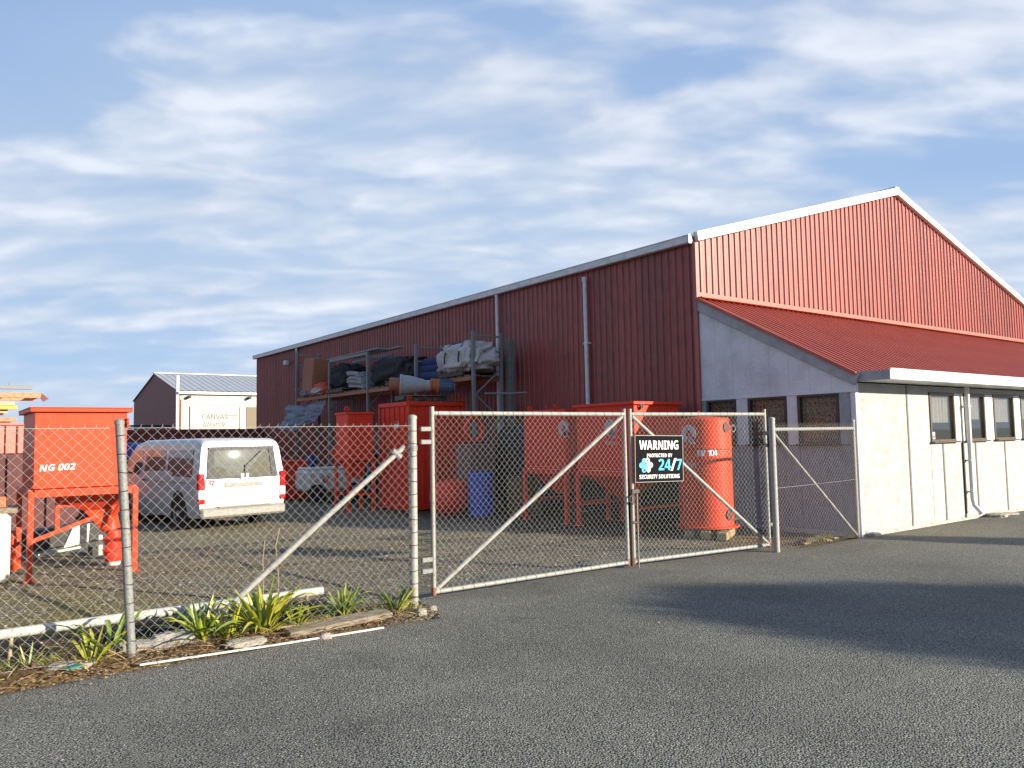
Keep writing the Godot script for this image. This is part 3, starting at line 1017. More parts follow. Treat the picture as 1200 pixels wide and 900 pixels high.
func fences() -> void:
	# left run
	var o := thing("chain_link_fence", "chain link fence left of the double gate with a leaning post and pipe brace", "fence", Vector3(4.04, 0, -7.1))
	var s := links(5.4, 0.06, 1.90, 0.02, 3, 0.0415, 0.00125)
	var m := part(o, "wire_mesh", s, M.wire)
	m.position = Vector3(-5.43, 0, 0.02)
	m.set_meta("kind", "stuff")
	for y in [1.89, 0.08]:
		part(o, "strand", strand(Vector3(-5.43, y, 0.026), Vector3(0, y, 0.026)), M.wire)
	var gp := post(o, "gate_post", Vector3(0, 0, 0), Vector3(0, 1.985, 0), 0.043, M.galv_white)
	bands(gp, Vector3(0, 0.1, 0), Vector3(0, 1.9, 0), 0.043, 14)
	var lp := post(o, "post", Vector3(-2.63, 0, 0.06), Vector3(-2.755, 1.94, 0.07), 0.035, M.galv)
	bands(lp, Vector3(-2.635, 0.1, 0.06), Vector3(-2.752, 1.9, 0.07), 0.035, 12)
	var b := sh()
	b.tube([Vector3(-0.06, 1.68, -0.06), Vector3(-1.0, 0.95, -0.08), Vector3(-2.16, 0.03, -0.10)], 0.027, 12)
	var br := part(o, "brace", b, M.galv_white)
	var cl := sh()
	cl.lathe([[0.036, -0.06], [0.036, 0.06]], 12, Basis(Vector3.BACK, 0.92), Vector3(-0.16, 1.605, -0.062))
	part(br, "sleeve", cl, M.galv)
	var col := sh()
	col.lathe([[0.05, -0.025], [0.05, 0.025]], 14, Basis(), Vector3(0, 1.66, 0))
	part(o, "collar", col, M.galv)

	# gates: node at the hinge foot
	gate("gate_leaf", "wide chain link gate leaf nearest the leaning post with rising pipe diagonal", Vector3(4.455, 0, -7.40), Vector3(7.37, 0, -7.385), false)
	gate("gate_leaf", "narrower chain link gate leaf carrying the black warning board", Vector3(10.04, 0, -7.13), Vector3(7.47, 0, -7.375), true)

	# right run
	o = thing("chain_link_fence", "short chain link panel between the gate and the white office corner", "fence", Vector3(9.93, 0, -6.93))
	post(o, "gate_post", Vector3.ZERO, Vector3(0.0, 1.96, 0), 0.045, M.galv_white)
	post(o, "end_post", Vector3(2.36, 0, -0.10), Vector3(2.355, 1.93, -0.10), 0.032, M.galv_white)
	var r := sh()
	r.tube([Vector3(0.0, 1.80, 0.0), Vector3(2.36, 1.80, -0.10)], 0.028, 10)
	part(o, "top_rail", r, M.galv_white)
	r = sh()
	r.tube([Vector3(0.03, 1.75, 0.0), Vector3(2.33, 0.06, -0.10)], 0.021, 10)
	part(o, "brace", r, M.galv_white)
	s = links(2.33, 0.05, 1.88, 0.015, 9, 0.038, 0.002)
	m = part(o, "wire_mesh", s, M.wire)
	m.rotation.y = atan2(0.10, 2.36)
	m.position = Vector3(0.02, 0, 0.035)
	m.set_meta("kind", "stuff")
	part(o, "strand", strand(Vector3(0.02, 0.95, 0.04), Vector3(2.34, 0.97, -0.06)), M.wire)


func gate(called: String, label: String, p: Vector3, q: Vector3, right: bool) -> void:
	var d := q - p
	var w := d.length()
	var o := thing(called, label, "gate", p, 0.0, "double gate leaves")
	# local x towards the other leaf
	o.basis = Basis(d.normalized(), Vector3.UP, d.normalized().cross(Vector3.UP))
	var y0 := 0.11
	var y1 := 2.03
	var r := 0.0255
	var s := sh()
	s.tube([Vector3(0, y0 - 0.03, 0), Vector3(0, y1 + 0.075, 0)], r, 12)
	part(o, "hinge_stile", s, M.galv_white)
	s = sh()
	s.tube([Vector3(w, y0 - 0.02, 0), Vector3(w, y1 + 0.07, 0)], r, 12)
	part(o, "meeting_stile", s, M.galv_white)
	s = sh()
	s.tube([Vector3(0.01, y1, 0), Vector3(w - 0.01, y1, 0)], r, 12)
	var tr := part(o, "top_rail", s, M.galv_white)
	s = sh()
	s.tube([Vector3(0.01, y0, 0), Vector3(w - 0.01, y0, 0)], r, 12)
	var lr := part(o, "bottom_rail", s, M.galv_white)
	# lacing round the rails
	for a in [[tr, y1], [lr, y0]]:
		s = sh()
		var n := int(w / 0.14)
		for i in n:
			s.lathe([[r + 0.0005, -0.004], [r + 0.004, 0.0], [r + 0.0005, 0.004]], 8, Basis(Vector3.BACK, PI / 2 + 0.25), Vector3((i + 0.5) * w / n, a[1], 0))
		var lw := part(a[0], "tie_wires", s, M.steel_dark)
		lw.set_meta("kind", "stuff")
	s = sh()
	s.tube([Vector3(0.03, y0 + 0.02, -0.005), Vector3(w - 0.03, y1 - 0.03, -0.005)], 0.0245, 12)
	part(o, "diagonal", s, M.galv_white)
	s = links(w - 0.02, y0 + 0.01, y1 - 0.005, 0.012, 5 if right else 6)
	var m := part(o, "wire_mesh", s, M.wire)
	m.position = Vector3(0.01, 0, (-0.028 if right else 0.028))
	m.set_meta("kind", "stuff")
	for y in [1.86, 1.72, 0.46, 0.34] if not right else [1.75, 0.4]:
		s = sh()
		s.box(Vector3(-0.085, y, 0), Vector3(0.13, 0.05, 0.045), 0.006)
		part(o, "hinge", s, M.galv)
	for x in [0.0, w]:
		s = sh()
		s.lathe([[r + 0.0012, -0.035], [r + 0.002, -0.02], [r + 0.002, 0.03], [r + 0.0008, 0.05]], 12, Basis(), Vector3(x, y0, 0))
		part(o, "rust_collar", s, M.rust)
	if right:
		s = sh()
		s.tube([Vector3(w + 0.045, 0.06, -0.02), Vector3(w + 0.045, 0.66, -0.02)], 0.021, 10)
		part(o, "bolt_sleeve", s, M.steel_dark)
		s = sh()
		s.tube([Vector3(w - 0.055, 1.0, -0.03), Vector3(w - 0.055, 0.03, -0.03)], 0.011, 8)
		part(o, "drop_bolt", s, M.galv)
		s = sh()
		s.box(Vector3(w - 0.02, 1.02, -0.04), Vector3(0.13, 0.06, 0.035), 0.006)
		s.box(Vector3(w + 0.03, 0.93, -0.04), Vector3(0.05, 0.14, 0.03), 0.006)
		s.tube([Vector3(w + 0.02, 0.98, -0.06), Vector3(w + 0.09, 0.96, -0.06), Vector3(w + 0.10, 0.90, -0.06), Vector3(w + 0.04, 0.86, -0.06)], 0.012, 8)
		s.box(Vector3(w - 0.01, 0.62, -0.035), Vector3(0.10, 0.03, 0.03), 0.004)
		part(o, "latch", s, M.steel_dark)


func words(parent: Node, called: String, text: String, height: float, p: Vector3, m: Material, bold := true, font := "Droid Sans", wide := 1.0, slant := 0.0, depth := 0.003) -> MeshInstance3D:
	var t := TextMesh.new()
	var f := SystemFont.new()
	f.font_names = PackedStringArray([font])
	f.font_weight = 700 if bold else 400
	t.font = f
	t.text = text
	t.font_size = 64
	t.pixel_size = height / 46.0
	t.depth = depth
	t.curve_step = 2.0
	t.horizontal_alignment = HORIZONTAL_ALIGNMENT_CENTER
	t.vertical_alignment = VERTICAL_ALIGNMENT_CENTER
	t.material = m
	var o := put(parent, called, t)
	o.transform = Transform3D(Basis(Vector3(wide, 0, 0), Vector3(slant, 1, 0), Vector3.BACK), p)
	return o


func logo(parent: Node, p: Vector3, b: Basis, R: float, m: Material) -> void:
	# thick ring cut by a slanting slit, with a leg to the lower right
	var s := sh()
	s.at(p, b)
	var n := 40
	var ri := R * 0.42
	for i in n:
		var a0 := TAU * i / n
		var a1 := TAU * (i + 1) / n
		var mid := (a0 + a1) / 2
		if absf(angle_difference(mid, deg_to_rad(112))) < 0.10 or absf(angle_difference(mid, deg_to_rad(262))) < 0.10:
			continue
		if absf(angle_difference(mid, deg_to_rad(318))) < 0.24:
			continue
		s.prism(PackedVector2Array([Vector2(cos(a0), sin(a0)) * ri, Vector2(cos(a0), sin(a0)) * R, Vector2(cos(a1), sin(a1)) * R, Vector2(cos(a1), sin(a1)) * ri]), -0.0015, 0.0015)
	s.prism(PackedVector2Array([Vector2(-0.12, -0.28) * R, Vector2(0.34, -0.30) * R, Vector2(0.86, -1.12) * R, Vector2(0.24, -1.12) * R]), -0.0015, 0.0015)
	part(parent, "logo", s, m)


func warning_sign() -> void:
	var o := thing("warning_sign", "black square warning board wired to the gate with white and cyan lettering", "sign", Vector3(7.90, 1.435, -7.272), -0.095)
	o.rotation.z = -0.02
	var s := sh()
	s.box(Vector3.ZERO, Vector3(0.85, 0.62, 0.006), 0.002)
	part(o, "board", s, M.sign_black)
	s = sh()
	for a in [[0, 0.306, 0.85, 0.006], [0, -0.306, 0.85, 0.006]]:
		s.box(Vector3(a[0], a[1], 0.0035), Vector3(a[2], a[3], 0.002))
	for x in [-0.421, 0.421]:
		s.box(Vector3(x, 0, 0.0035), Vector3(0.006, 0.60, 0.002))
	part(o, "border", s, M.print_grey)
	var z := 0.0035
	words(o, "lettering", "WARNING", 0.118, Vector3(0, 0.178, z), M.sign_white, true, "Droid Sans", 0.87)
	words(o, "lettering", "PROTECTED BY", 0.046, Vector3(0.0, 0.042, z), M.sign_white, true)
	words(o, "lettering", "24", 0.148, Vector3(0.085, -0.085, z), M.sign_cyan, true, "Droid Sans", 1.02)
	words(o, "lettering", "/", 0.165, Vector3(0.245, -0.085, z), M.sign_white, true, "Droid Sans", 1.2)
	words(o, "lettering", "7", 0.148, Vector3(0.345, -0.085, z), M.sign_cyan, true, "Droid Sans", 1.02)
	words(o, "lettering", "SECURITY SOLUTIONS", 0.052, Vector3(0.0, -0.238, z), M.sign_white, true, "Droid Sans", 0.95)
	# cross of rounded lobes, half cyan and half white
	for k in 2:
		var e := sh()
		var lobes := [[-0.078, 0.0], [-0.032, 0.055], [-0.036, -0.06], [-0.012, -0.02], [0.018, -0.01]] if k == 0 else [[0.028, 0.062], [0.082, 0.0], [0.040, -0.058], [0.050, 0.012]]
		for l in lobes:
			var pts := PackedVector2Array()
			for i in 18:
				pts.append(Vector2(-0.24 + l[0] + 0.037 * cos(TAU * i / 18), -0.085 + l[1] + 0.037 * sin(TAU * i / 18)))
			e.prism(pts, 0.002 + 0.0006 * lobes.find(l) + 0.001 * k, 0.0045 + 0.0006 * lobes.find(l) + 0.001 * k)
		part(o, "emblem", e, M.sign_cyan if k == 0 else M.sign_white)
	var dots := sh()
	for l in [[-0.21, -0.02], [-0.265, -0.15]]:
		var pts := PackedVector2Array()
		for i in 12:
			pts.append(Vector2(l[0] + 0.012 * cos(TAU * i / 12), l[1] + 0.012 * sin(TAU * i / 12)))
		dots.prism(pts, 0.008, 0.0095)
	part(o, "emblem", dots, M.sign_black)
	var tie := sh()
	for x in [-0.40, 0.40]:
		for y in [-0.285, 0.285]:
			tie.lathe([[0.008, -0.004], [0.008, 0.006]], 8, Basis(Vector3.RIGHT, PI / 2), Vector3(x, y, 0.004))
	part(o, "fixing", tie, M.galv)


func rail_barrier() -> void:
	var o := thing("pipe_barrier", "low white pipe barrier lying just behind the chain link fence", "barrier", Vector3(1.2, 0, -7.85))
	var s := sh()
	s.tube([Vector3(-3.6, 0.20, 0.02), Vector3(-0.2, 0.205, 0), Vector3(2.18, 0.20, 0.0)], 0.042, 14)
	var r := part(o, "rail", s, M.rail_white)
	s = sh()
	s.lathe([[0.0, 0.0], [0.03, 0.001], [0.034, -0.01]], 12, Basis(Vector3.BACK, -PI / 2), Vector3(2.182, 0.20, 0))
	part(r, "open_end", s, M.black)
	for x in [-1.9, -0.58, -0.27, 0.33, 1.98]:
		s = sh()
		s.tube([Vector3(x, -0.05, 0.10), Vector3(x + 0.02, 0.17, 0.03)], 0.016, 8)
		part(o, "leg", s, M.timber_pale)


# ---------------------------------------------------------------- yard equipment
func lug(parent: Node, p: Vector3, b: Basis, m: Material, r := 0.055) -> void:
	var s := sh()
	s.at(p, b)
	for i in 16:
		var a0 := TAU * i / 16
		var a1 := TAU * (i + 1) / 16
		var q := func(a: float, rr: float) -> Vector2: return Vector2(cos(a), sin(a)) * rr
		s.prism(PackedVector2Array([q.call(a0, r * 0.42), q.call(a0, r), q.call(a1, r), q.call(a1, r * 0.42)]), -0.012, 0.012)
	s.box(Vector3(0, -r * 1.1, 0), Vector3(r * 1.6, r * 0.9, 0.024))
	part(parent, "lifting_lug", s, m)


func hopper_bin(called: String, label: String, p: Vector3, yaw: float, w: float, d: float, y0: float, y1: float, mt: Material, opts := {}) -> Node3D:
	# w along local x, d backwards along -z, front face at z = 0, x from 0 to w
	var o := thing(called, label, "hopper bin", p, yaw, "red steel hopper bins")
	var s := sh()
	var th := 0.012
	s.box(Vector3(w / 2, (y0 + y1) / 2, -th / 2), Vector3(w, y1 - y0, th), 0.003)
	s.box(Vector3(w / 2, (y0 + y1) / 2, -d + th / 2), Vector3(w, y1 - y0, th), 0.003)
	for x in [th / 2, w - th / 2]:
		s.box(Vector3(x, (y0 + y1) / 2, -d / 2), Vector3(th, y1 - y0, d - 2 * th - 0.002), 0.003)
	# stiffening folds
	s.box(Vector3(w / 2, y0 + 0.02, -d / 2), Vector3(w + 0.02, 0.035, d + 0.02), 0.004)
	part(o, "bin_body", s, mt)
	s = sh()
	var ov: float = opts.get("rim", 0.05)
	s.box(Vector3(w / 2, y1 + 0.005, ov / 2), Vector3(w + 2 * ov, 0.055, ov), 0.006)
	s.box(Vector3(w / 2, y1 + 0.005, -d - ov / 2), Vector3(w + 2 * ov, 0.055, ov), 0.006)
	s.box(Vector3(-ov / 2, y1 + 0.005, -d / 2), Vector3(ov, 0.055, d - 0.002), 0.006)
	s.box(Vector3(w + ov / 2, y1 + 0.005, -d / 2), Vector3(ov, 0.055, d - 0.002), 0.006)
	part(o, "rim", s, mt)
	if opts.get("lid", false):
		s = sh()
		s.box(Vector3(w / 2, y1 + 0.036, -d / 2), Vector3(w + 2 * ov + 0.01, 0.012, d + 2 * ov + 0.01), 0.003)
		part(o, "lid", s, mt)
	# hopper bottom narrowing to an outlet
	s = sh()
	var ox: float = opts.get("outlet", w / 2)
	var yb: float = opts.get("bottom", y0 - 0.55)
	var a := [Vector3(0.02, y0, -0.02), Vector3(w - 0.02, y0, -0.02), Vector3(w - 0.02, y0, -d + 0.02), Vector3(0.02, y0, -d + 0.02)]
	var oz := -d * 0.55
	var b := [Vector3(ox - 0.12, yb, oz + 0.12), Vector3(ox + 0.12, yb, oz + 0.12), Vector3(ox + 0.12, yb, oz - 0.12), Vector3(ox - 0.12, yb, oz - 0.12)]
	for k in 4:
		var k2 := (k + 1) % 4
		s.quad(a[k], a[k2], b[k2], b[k], (a[k] + a[k2]) / 2 - Vector3(w / 2, y0, -d / 2) - Vector3(0, 0.4, 0))
	part(o, "hopper_bottom", s, mt)
	var lw: float = opts.get("leg", 0.075)
	var li: float = opts.get("inset", 0.0)
	var xr: float = w - li + opts.get("wider", 0.0)
	for x in [li, xr]:
		for z in [-li, -d + li]:
			s = sh()
			s.box(Vector3(x, (y0 - 0.03) / 2, z), Vector3(lw, y0 - 0.03, lw), 0.006)
			s.box(Vector3(x, 0.006, z), Vector3(lw + 0.06, 0.012, lw + 0.06))
			part(o, "leg", s, mt)
	s = sh()
	for z in [-li, -d + li]:
		s.box(Vector3((li + xr) / 2, y0 - 0.06, z), Vector3(xr - li - lw - 0.004, 0.10, lw * 0.9), 0.005)
	for x in [li, xr]:
		s.box(Vector3(x, y0 - 0.06, -d / 2), Vector3(lw * 0.9, 0.10, d - 2 * li - lw - 0.004), 0.005)
	part(o, "leg_frame", s, mt)
	if opts.get("cross", true):
		for z in [-li, -d + li]:
			s = sh()
			s.box(Vector3(w / 2, 0.42, z), Vector3(w - 2 * li - lw - 0.004, 0.05, 0.05), 0.004)
			part(o, "cross_member", s, mt)
	return o


func flat_text(parent: Node, text: String, h: float, p: Vector3, b: Basis, m: Material, bold := true, slant := 0.0) -> void:
	var w := words(parent, "lettering", text, h, Vector3.ZERO, m, bold, "Droid Sans", 1.05, slant)
	w.transform = Transform3D(b, p) * w.transform


func yard() -> void:
	var left := Basis(Vector3.BACK, Vector3.UP, Vector3.LEFT)    # writing on a face that looks along -x
	# --- NG 002 in the foreground
	var o := hopper_bin("hopper_bin", "bright orange hopper marked NG 002 on a tall leg frame", Vector3(1.19, 0, -12.05), 0.0, 1.11, 1.42, 1.19, 2.225, M.orange, {"rim": 0.06, "lid": true, "inset": -0.03, "wider": 0.08, "leg": 0.07, "cross": false, "outlet": 1.0, "bottom": 0.72})
	flat_text(o, "NG 002", 0.085, Vector3(0.27, 0.275 + 1.19, 0.003), Basis(Vector3.BACK, 0.03), M.sign_white, true, 0.18)
	lug(o, Vector3(1.11, 2.07, 0.03), Basis(Vector3.UP, PI / 2), M.orange, 0.05)
	var s := sh()
	s.box(Vector3(0.33, 0.86, -0.42), Vector3(0.055, 0.60, 0.055), 0.004)
	s.beam(Vector3(0.33, 0.94, -0.42), Vector3(1.12, 0.96, -0.42), 0.05, 0.075, 0.004)
	s.beam(Vector3(-0.02, 0.46, -0.36), Vector3(0.88, 0.78, -0.42), 0.05, 0.055, 0.004)
	s.beam(Vector3(1.12, 1.00, -0.42), Vector3(0.86, 0.58, -0.5), 0.05, 0.05, 0.004)
	s.beam(Vector3(1.13, 0.90, -0.42), Vector3(0.98, 0.62, -0.5), 0.05, 0.05, 0.004)
	part(o, "sub_frame", s, M.orange)
	s = sh()
	s.quad(Vector3(0.66, 0.83, -0.40), Vector3(1.02, 0.86, -0.40), Vector3(0.94, 0.62, -0.46), Vector3(0.82, 0.64, -0.46), Vector3.BACK)
	part(o, "gusset", s, M.orange)
	s = sh()
	s.tube([Vector3(1.0, 0.78, -0.78), Vector3(1.05, 0.52, -0.76)], 0.14, 16)
	part(o, "outlet_spout", s, M.orange)
	# pump under it
	o = thing("slurry_pump", "small red pump standing under the orange NG 002 hopper", "pump", Vector3(2.30, 0, -12.86))
	s = sh()
	s.lathe([[0.0, 0.06], [0.11, 0.06], [0.13, 0.12], [0.13, 0.20], [0.16, 0.21], [0.16, 0.235], [0.125, 0.25], [0.125, 0.36], [0.165, 0.37], [0.165, 0.395], [0.12, 0.41], [0.10, 0.5], [0.0, 0.5]], 20)
	part(o, "casing", s, M.orange_b)
	s = sh()
	s.lathe([[0.0, 0.0], [0.09, 0.0], [0.10, 0.06], [0.0, 0.06]], 16)
	part(o, "foot", s, M.batten)
	s = sh()
	for k in [0.28, 0.42, 0.2]:
		s.box(Vector3(-0.19, k, 0.06), Vector3(0.06, 0.075, 0.06), 0.01)
	part(o, "fittings", s, M.tank_white)
	# inclined trough with a pale guard
	o = thing("auger_trough", "dark inclined trough with a cream guard plate beneath the orange hopper", "machine", Vector3(1.75, 0, -14.3))
	s = sh()
	s.beam(Vector3(-0.85, 0.24, 0.0), Vector3(0.62, 0.40, 0.0), 0.42, 0.32, 0.03)
	part(o, "trough", s, M.steel_dark)
	s = sh()
	s.at(Vector3(0, 0, 0.222))
	s.prism(PackedVector2Array([Vector2(0.06, 0.17), Vector2(0.40, 0.23), Vector2(0.42, 0.52), Vector2(0.19, 0.49)]), 0.0, 0.014)
	part(o, "guard_plate", s, M.tank_white)
	s = sh()
	s.beam(Vector3(-0.28, 0.10, 0.25), Vector3(0.35, 0.17, 0.25), 0.03, 0.035)
	part(o, "skid", s, M.tank_white)
	for x in [-0.7, 0.5]:
		s = sh()
		s.box(Vector3(x, 0.05, 0), Vector3(0.08, 0.14, 0.36), 0.01)
		part(o, "support", s, M.steel_dark)
	# red valve post beside it
	o = thing("valve_post", "short red capped pipe stub behind the nearest hopper leg", "pipe stub", Vector3(1.07, 0, -13.2))
	s = sh()
	s.lathe([[0.045, 0.0], [0.045, 0.27], [0.055, 0.28], [0.055, 0.30], [0.02, 0.31], [0.02, 0.36], [0.048, 0.37], [0.05, 0.50], [0.02, 0.54], [0.0, 0.54]], 14)
	part(o, "stub", s, M.orange)
	# white tank with plank and brick on it
	o = thing("water_tank", "cream plastic tank with rounded foot beside the orange hopper leg", "tank", Vector3(0.43, 0, -12.48))
	s = sh()
	s.box(Vector3(0, 0.45, 0), Vector3(1.06, 0.88, 0.74), 0.05)
	part(o, "tank_body", s, M.tank_white)
	s = sh()
	s.lathe([[0.07, 0.0], [0.07, 0.012], [0.0, 0.012]], 14, Basis(Vector3.RIGHT, PI / 2), Vector3(0.40, 0.14, 0.37))
	part(o, "bung", s, M.tank_white)
	s = sh()
	s.box(Vector3(0.43, 0.925, -12.46), Vector3(1.25, 0.065, 0.62), 0.006)
	tag(part(self, "timber_plank", s, M.timber_grey), "weathered timber board lying on the cream plastic tank", "plank")
	s = sh()
	s.box(Vector3(0.76, 1.03, -12.36), Vector3(0.30, 0.14, 0.16), 0.008)
	tag(part(self, "clay_block", s, M.brick_orange), "orange clay block on the board over the cream tank", "block")

	# --- dark red skip and faded container at the back left
	o = thing("skip", "dark maroon steel skip seen through the legs of the orange hopper", "skip", Vector3(0.2, 0, -19.0))
	s = sh()
	s.box(Vector3(0.9, 0.82, -1.0), Vector3(3.8, 1.58, 2.0), 0.02)
	part(o, "skip_body", s, M.maroon_dark)
	s = sh()
	for k in 6:
		s.box(Vector3(-0.85 + k * 0.70, 0.8, 0.03), Vector3(0.09, 1.5, 0.06), 0.008)
	part(o, "ribs", s, M.maroon_dark)
	container()
	beams_stack()

	# --- bins along the warehouse wall
	o = hopper_bin("hopper_bin", "shaded red hopper bin between the timber crate and the round logo bin", Vector3(10.42, 0, -12.12), 0.0, 1.15, 1.35, 1.10, 2.28, M.orange_b)
	lug(o, Vector3(-0.02, 2.36, -0.25), Basis(), M.orange, 0.06)
	lug(o, Vector3(0.05, 2.36, -1.2), Basis(), M.orange_b, 0.06)
	lug(o, Vector3(0.15, 2.37, -0.75), Basis(Vector3.UP, 0.5), M.orange_b, 0.05)
	logo(o, Vector3(-0.003, 1.92, -0.05), left, 0.16, M.logo_grey)
	o = hopper_bin("hopper_bin", "red hopper bin with grey round logo standing beside the NV 104 tank", Vector3(10.40, 0, -10.16), 0.0, 1.22, 1.58, 1.10, 2.34, M.orange_b, {"rim": 0.06})
	logo(o, Vector3(-0.003, 1.90, -0.62), left, 0.165, M.logo_grey)
	flat_text(o, "Roben", 0.075, Vector3(-0.003, 1.62, -0.62), left, M.logo_grey, false)
	lug(o, Vector3(0.16, 2.30, 0.05), Basis(Vector3.UP, 0.0), M.steel_dark, 0.045)
	o = hopper_bin("hopper_bin", "small red hopper bin between the grey tarpaulin and the tall red container", Vector3(8.38, 0, -17.9), 0.0, 0.68, 0.7, 1.36, 2.42, M.orange_b, {"cross": true, "rim": 0.03})
	lug(o, Vector3(-0.03, 2.53, 0), Basis(), M.orange_b, 0.07)
	tall_container()
	nv_tank()

	# --- drum, cabinet, ring, crate, float
	o = thing("plastic_drum", "blue plastic drum standing below the shaded cabinet", "drum", Vector3(10.12, 0, -14.72))
	s = sh()
	var prof := [[0.0, 0.0], [0.26, 0.0], [0.285, 0.03]]
	for k in 3:
		prof.append_array([[0.287, 0.22 + k * 0.25], [0.297, 0.24 + k * 0.25], [0.287, 0.26 + k * 0.25]])
	prof.append_array([[0.287, 0.93], [0.29, 0.95], [0.275, 0.985], [0.26, 0.985], [0.26, 0.965], [0.0, 0.965]])
	s.lathe(prof, 28)
	part(o, "drum_body", s, M.drum_blue)
	s = sh()
	s.lathe([[0.035, 0.96], [0.035, 0.985], [0.0, 0.985]], 12, Basis(), Vector3(0.15, 0, 0.05))
	part(o, "bung", s, M.black)
	o = thing("steel_cabinet", "greyish pink steel cabinet behind the blue drum", "cabinet", Vector3(10.48, 0, -15.45))
	s = sh()
	s.box(Vector3(0, 0.81, 0), Vector3(0.72, 1.60, 0.6), 0.012)
	part(o, "case", s, M.cabinet_grey)
	s = sh()
	s.box(Vector3(-0.16, 0.85, 0.302), Vector3(0.30, 1.4, 0.012), 0.004)
	s.box(Vector3(0.16, 0.85, 0.302), Vector3(0.30, 1.4, 0.012), 0.004)
	part(o, "door", s, M.cabinet_grey)
	o = thing("hose_ring", "red rubber hose ring standing on the pink grey cabinet", "hose ring", Vector3(10.42, 1.62, -15.40), 0.2)
	s = sh()
	var pts := []
	for k in 29:
		pts.append(Vector3(cos(TAU * k / 28) * 0.27, 0.34 + sin(TAU * k / 28) * 0.28, 0.0))
	s.tube(pts, 0.058, 10, -1.0, false)
	part(o, "ring", s, M.orange_b)
	o = thing("timber_crate", "brown slatted timber crate beside the blue drum under the racking", "crate", Vector3(10.85, 0, -14.05))
	for k in 6:
		s = sh()
		s.box(Vector3(0, 0.10 + k * 0.145, 0.26), Vector3(0.60, 0.12, 0.02), 0.004)
		part(o, "slat", s, M.timber_brown)
		s = sh()
		s.box(Vector3(-0.31, 0.10 + k * 0.145, 0.0), Vector3(0.02, 0.12, 0.5), 0.004)
		part(o, "slat", s, M.timber_brown)
	s = sh()
	s.box(Vector3(0, 0.44, -0.01), Vector3(0.56, 0.86, 0.5), 0.01)
	part(o, "lining", s, M.rust)
	o = thing("mooring_float", "big red float on its side with a loose wire in front of the tall container", "float", Vector3(9.72, 0.42, -15.3), 0.35)
	s = sh()
	s.lathe([[0.0, -0.55], [0.14, -0.54], [0.30, -0.46], [0.39, -0.3], [0.41, 0.0], [0.39, 0.3], [0.30, 0.46], [0.14, 0.54], [0.0, 0.55]], 28, Basis(Vector3.BACK, PI / 2))
	part(o, "shell", s, M.orange_b)
	s = sh()
	for k in 3:
		var q := []
		for i in 15:
			q.append(Vector3(0.3 + 0.12 * sin(i * 0.7 + k), -0.36 + 0.09 * i * 0.3 + 0.05 * k, 0.42 + 0.10 * sin(i * 0.45 + k * 1.3)))
		s.tube(q, 0.006, 5)
	part(o, "wire_loop", s, M.wire)
	s = blob(Vector3(0.42, 1.0, 1.2), 0.10, 2.2, 31, true)  # black lump added to darken the shaded wall under the racking
	var cov := part(self, "shade_lump", s, M.cloth_dark)
	cov.position = Vector3(11.52, 0.0, -14.65)
	tag(cov, "black lump added for the dark shade between the timber crate and the warehouse wall", "shade lump")

	var cov2 := part(self, "shade_lump", blob(Vector3(0.28, 0.5, 1.5), 0.08, 2.4, 33, true), M.cloth_dark)  # second black lump, added to deepen the shade behind the bins
	cov2.position = Vector3(12.0, 0.0, -11.9)
	tag(cov2, "low black lump added for the dark shade behind the two red hopper bins", "shade lump")
	# --- behind the van
	o = thing("red_bin", "plain red steel bin beside the right tail lamp of the white van", "bin", Vector3(8.98, 0, -22.9), 0.0)
	s = sh()
	s.box(Vector3(0, 0.60, -0.4), Vector3(0.84, 1.12, 0.8), 0.012)
	s.box(Vector3(0, 1.16, -0.4), Vector3(0.90, 0.05, 0.86), 0.008)
	part(o, "bin_body", s, M.orange_b)
	s = sh()
	for x in [-0.3, 0.0, 0.3]:
		s.box(Vector3(x, 0.6, 0.012), Vector3(0.05, 1.0, 0.03), 0.005)
	part(o, "ribs", s, M.orange_b)
	trailer_box()
	machine_heap()
	van()
	var tarp := part(self, "blue_tarpaulin", blob(Vector3(1.3, 0.9, 0.8), 0.05, 1.2, 8, true), M.tarp_blue)
	tarp.position = Vector3(4.6, 0.0, -25.6)
	tag(tarp, "blue tarpaulin over a load just beyond the van's roof corner", "tarpaulin")


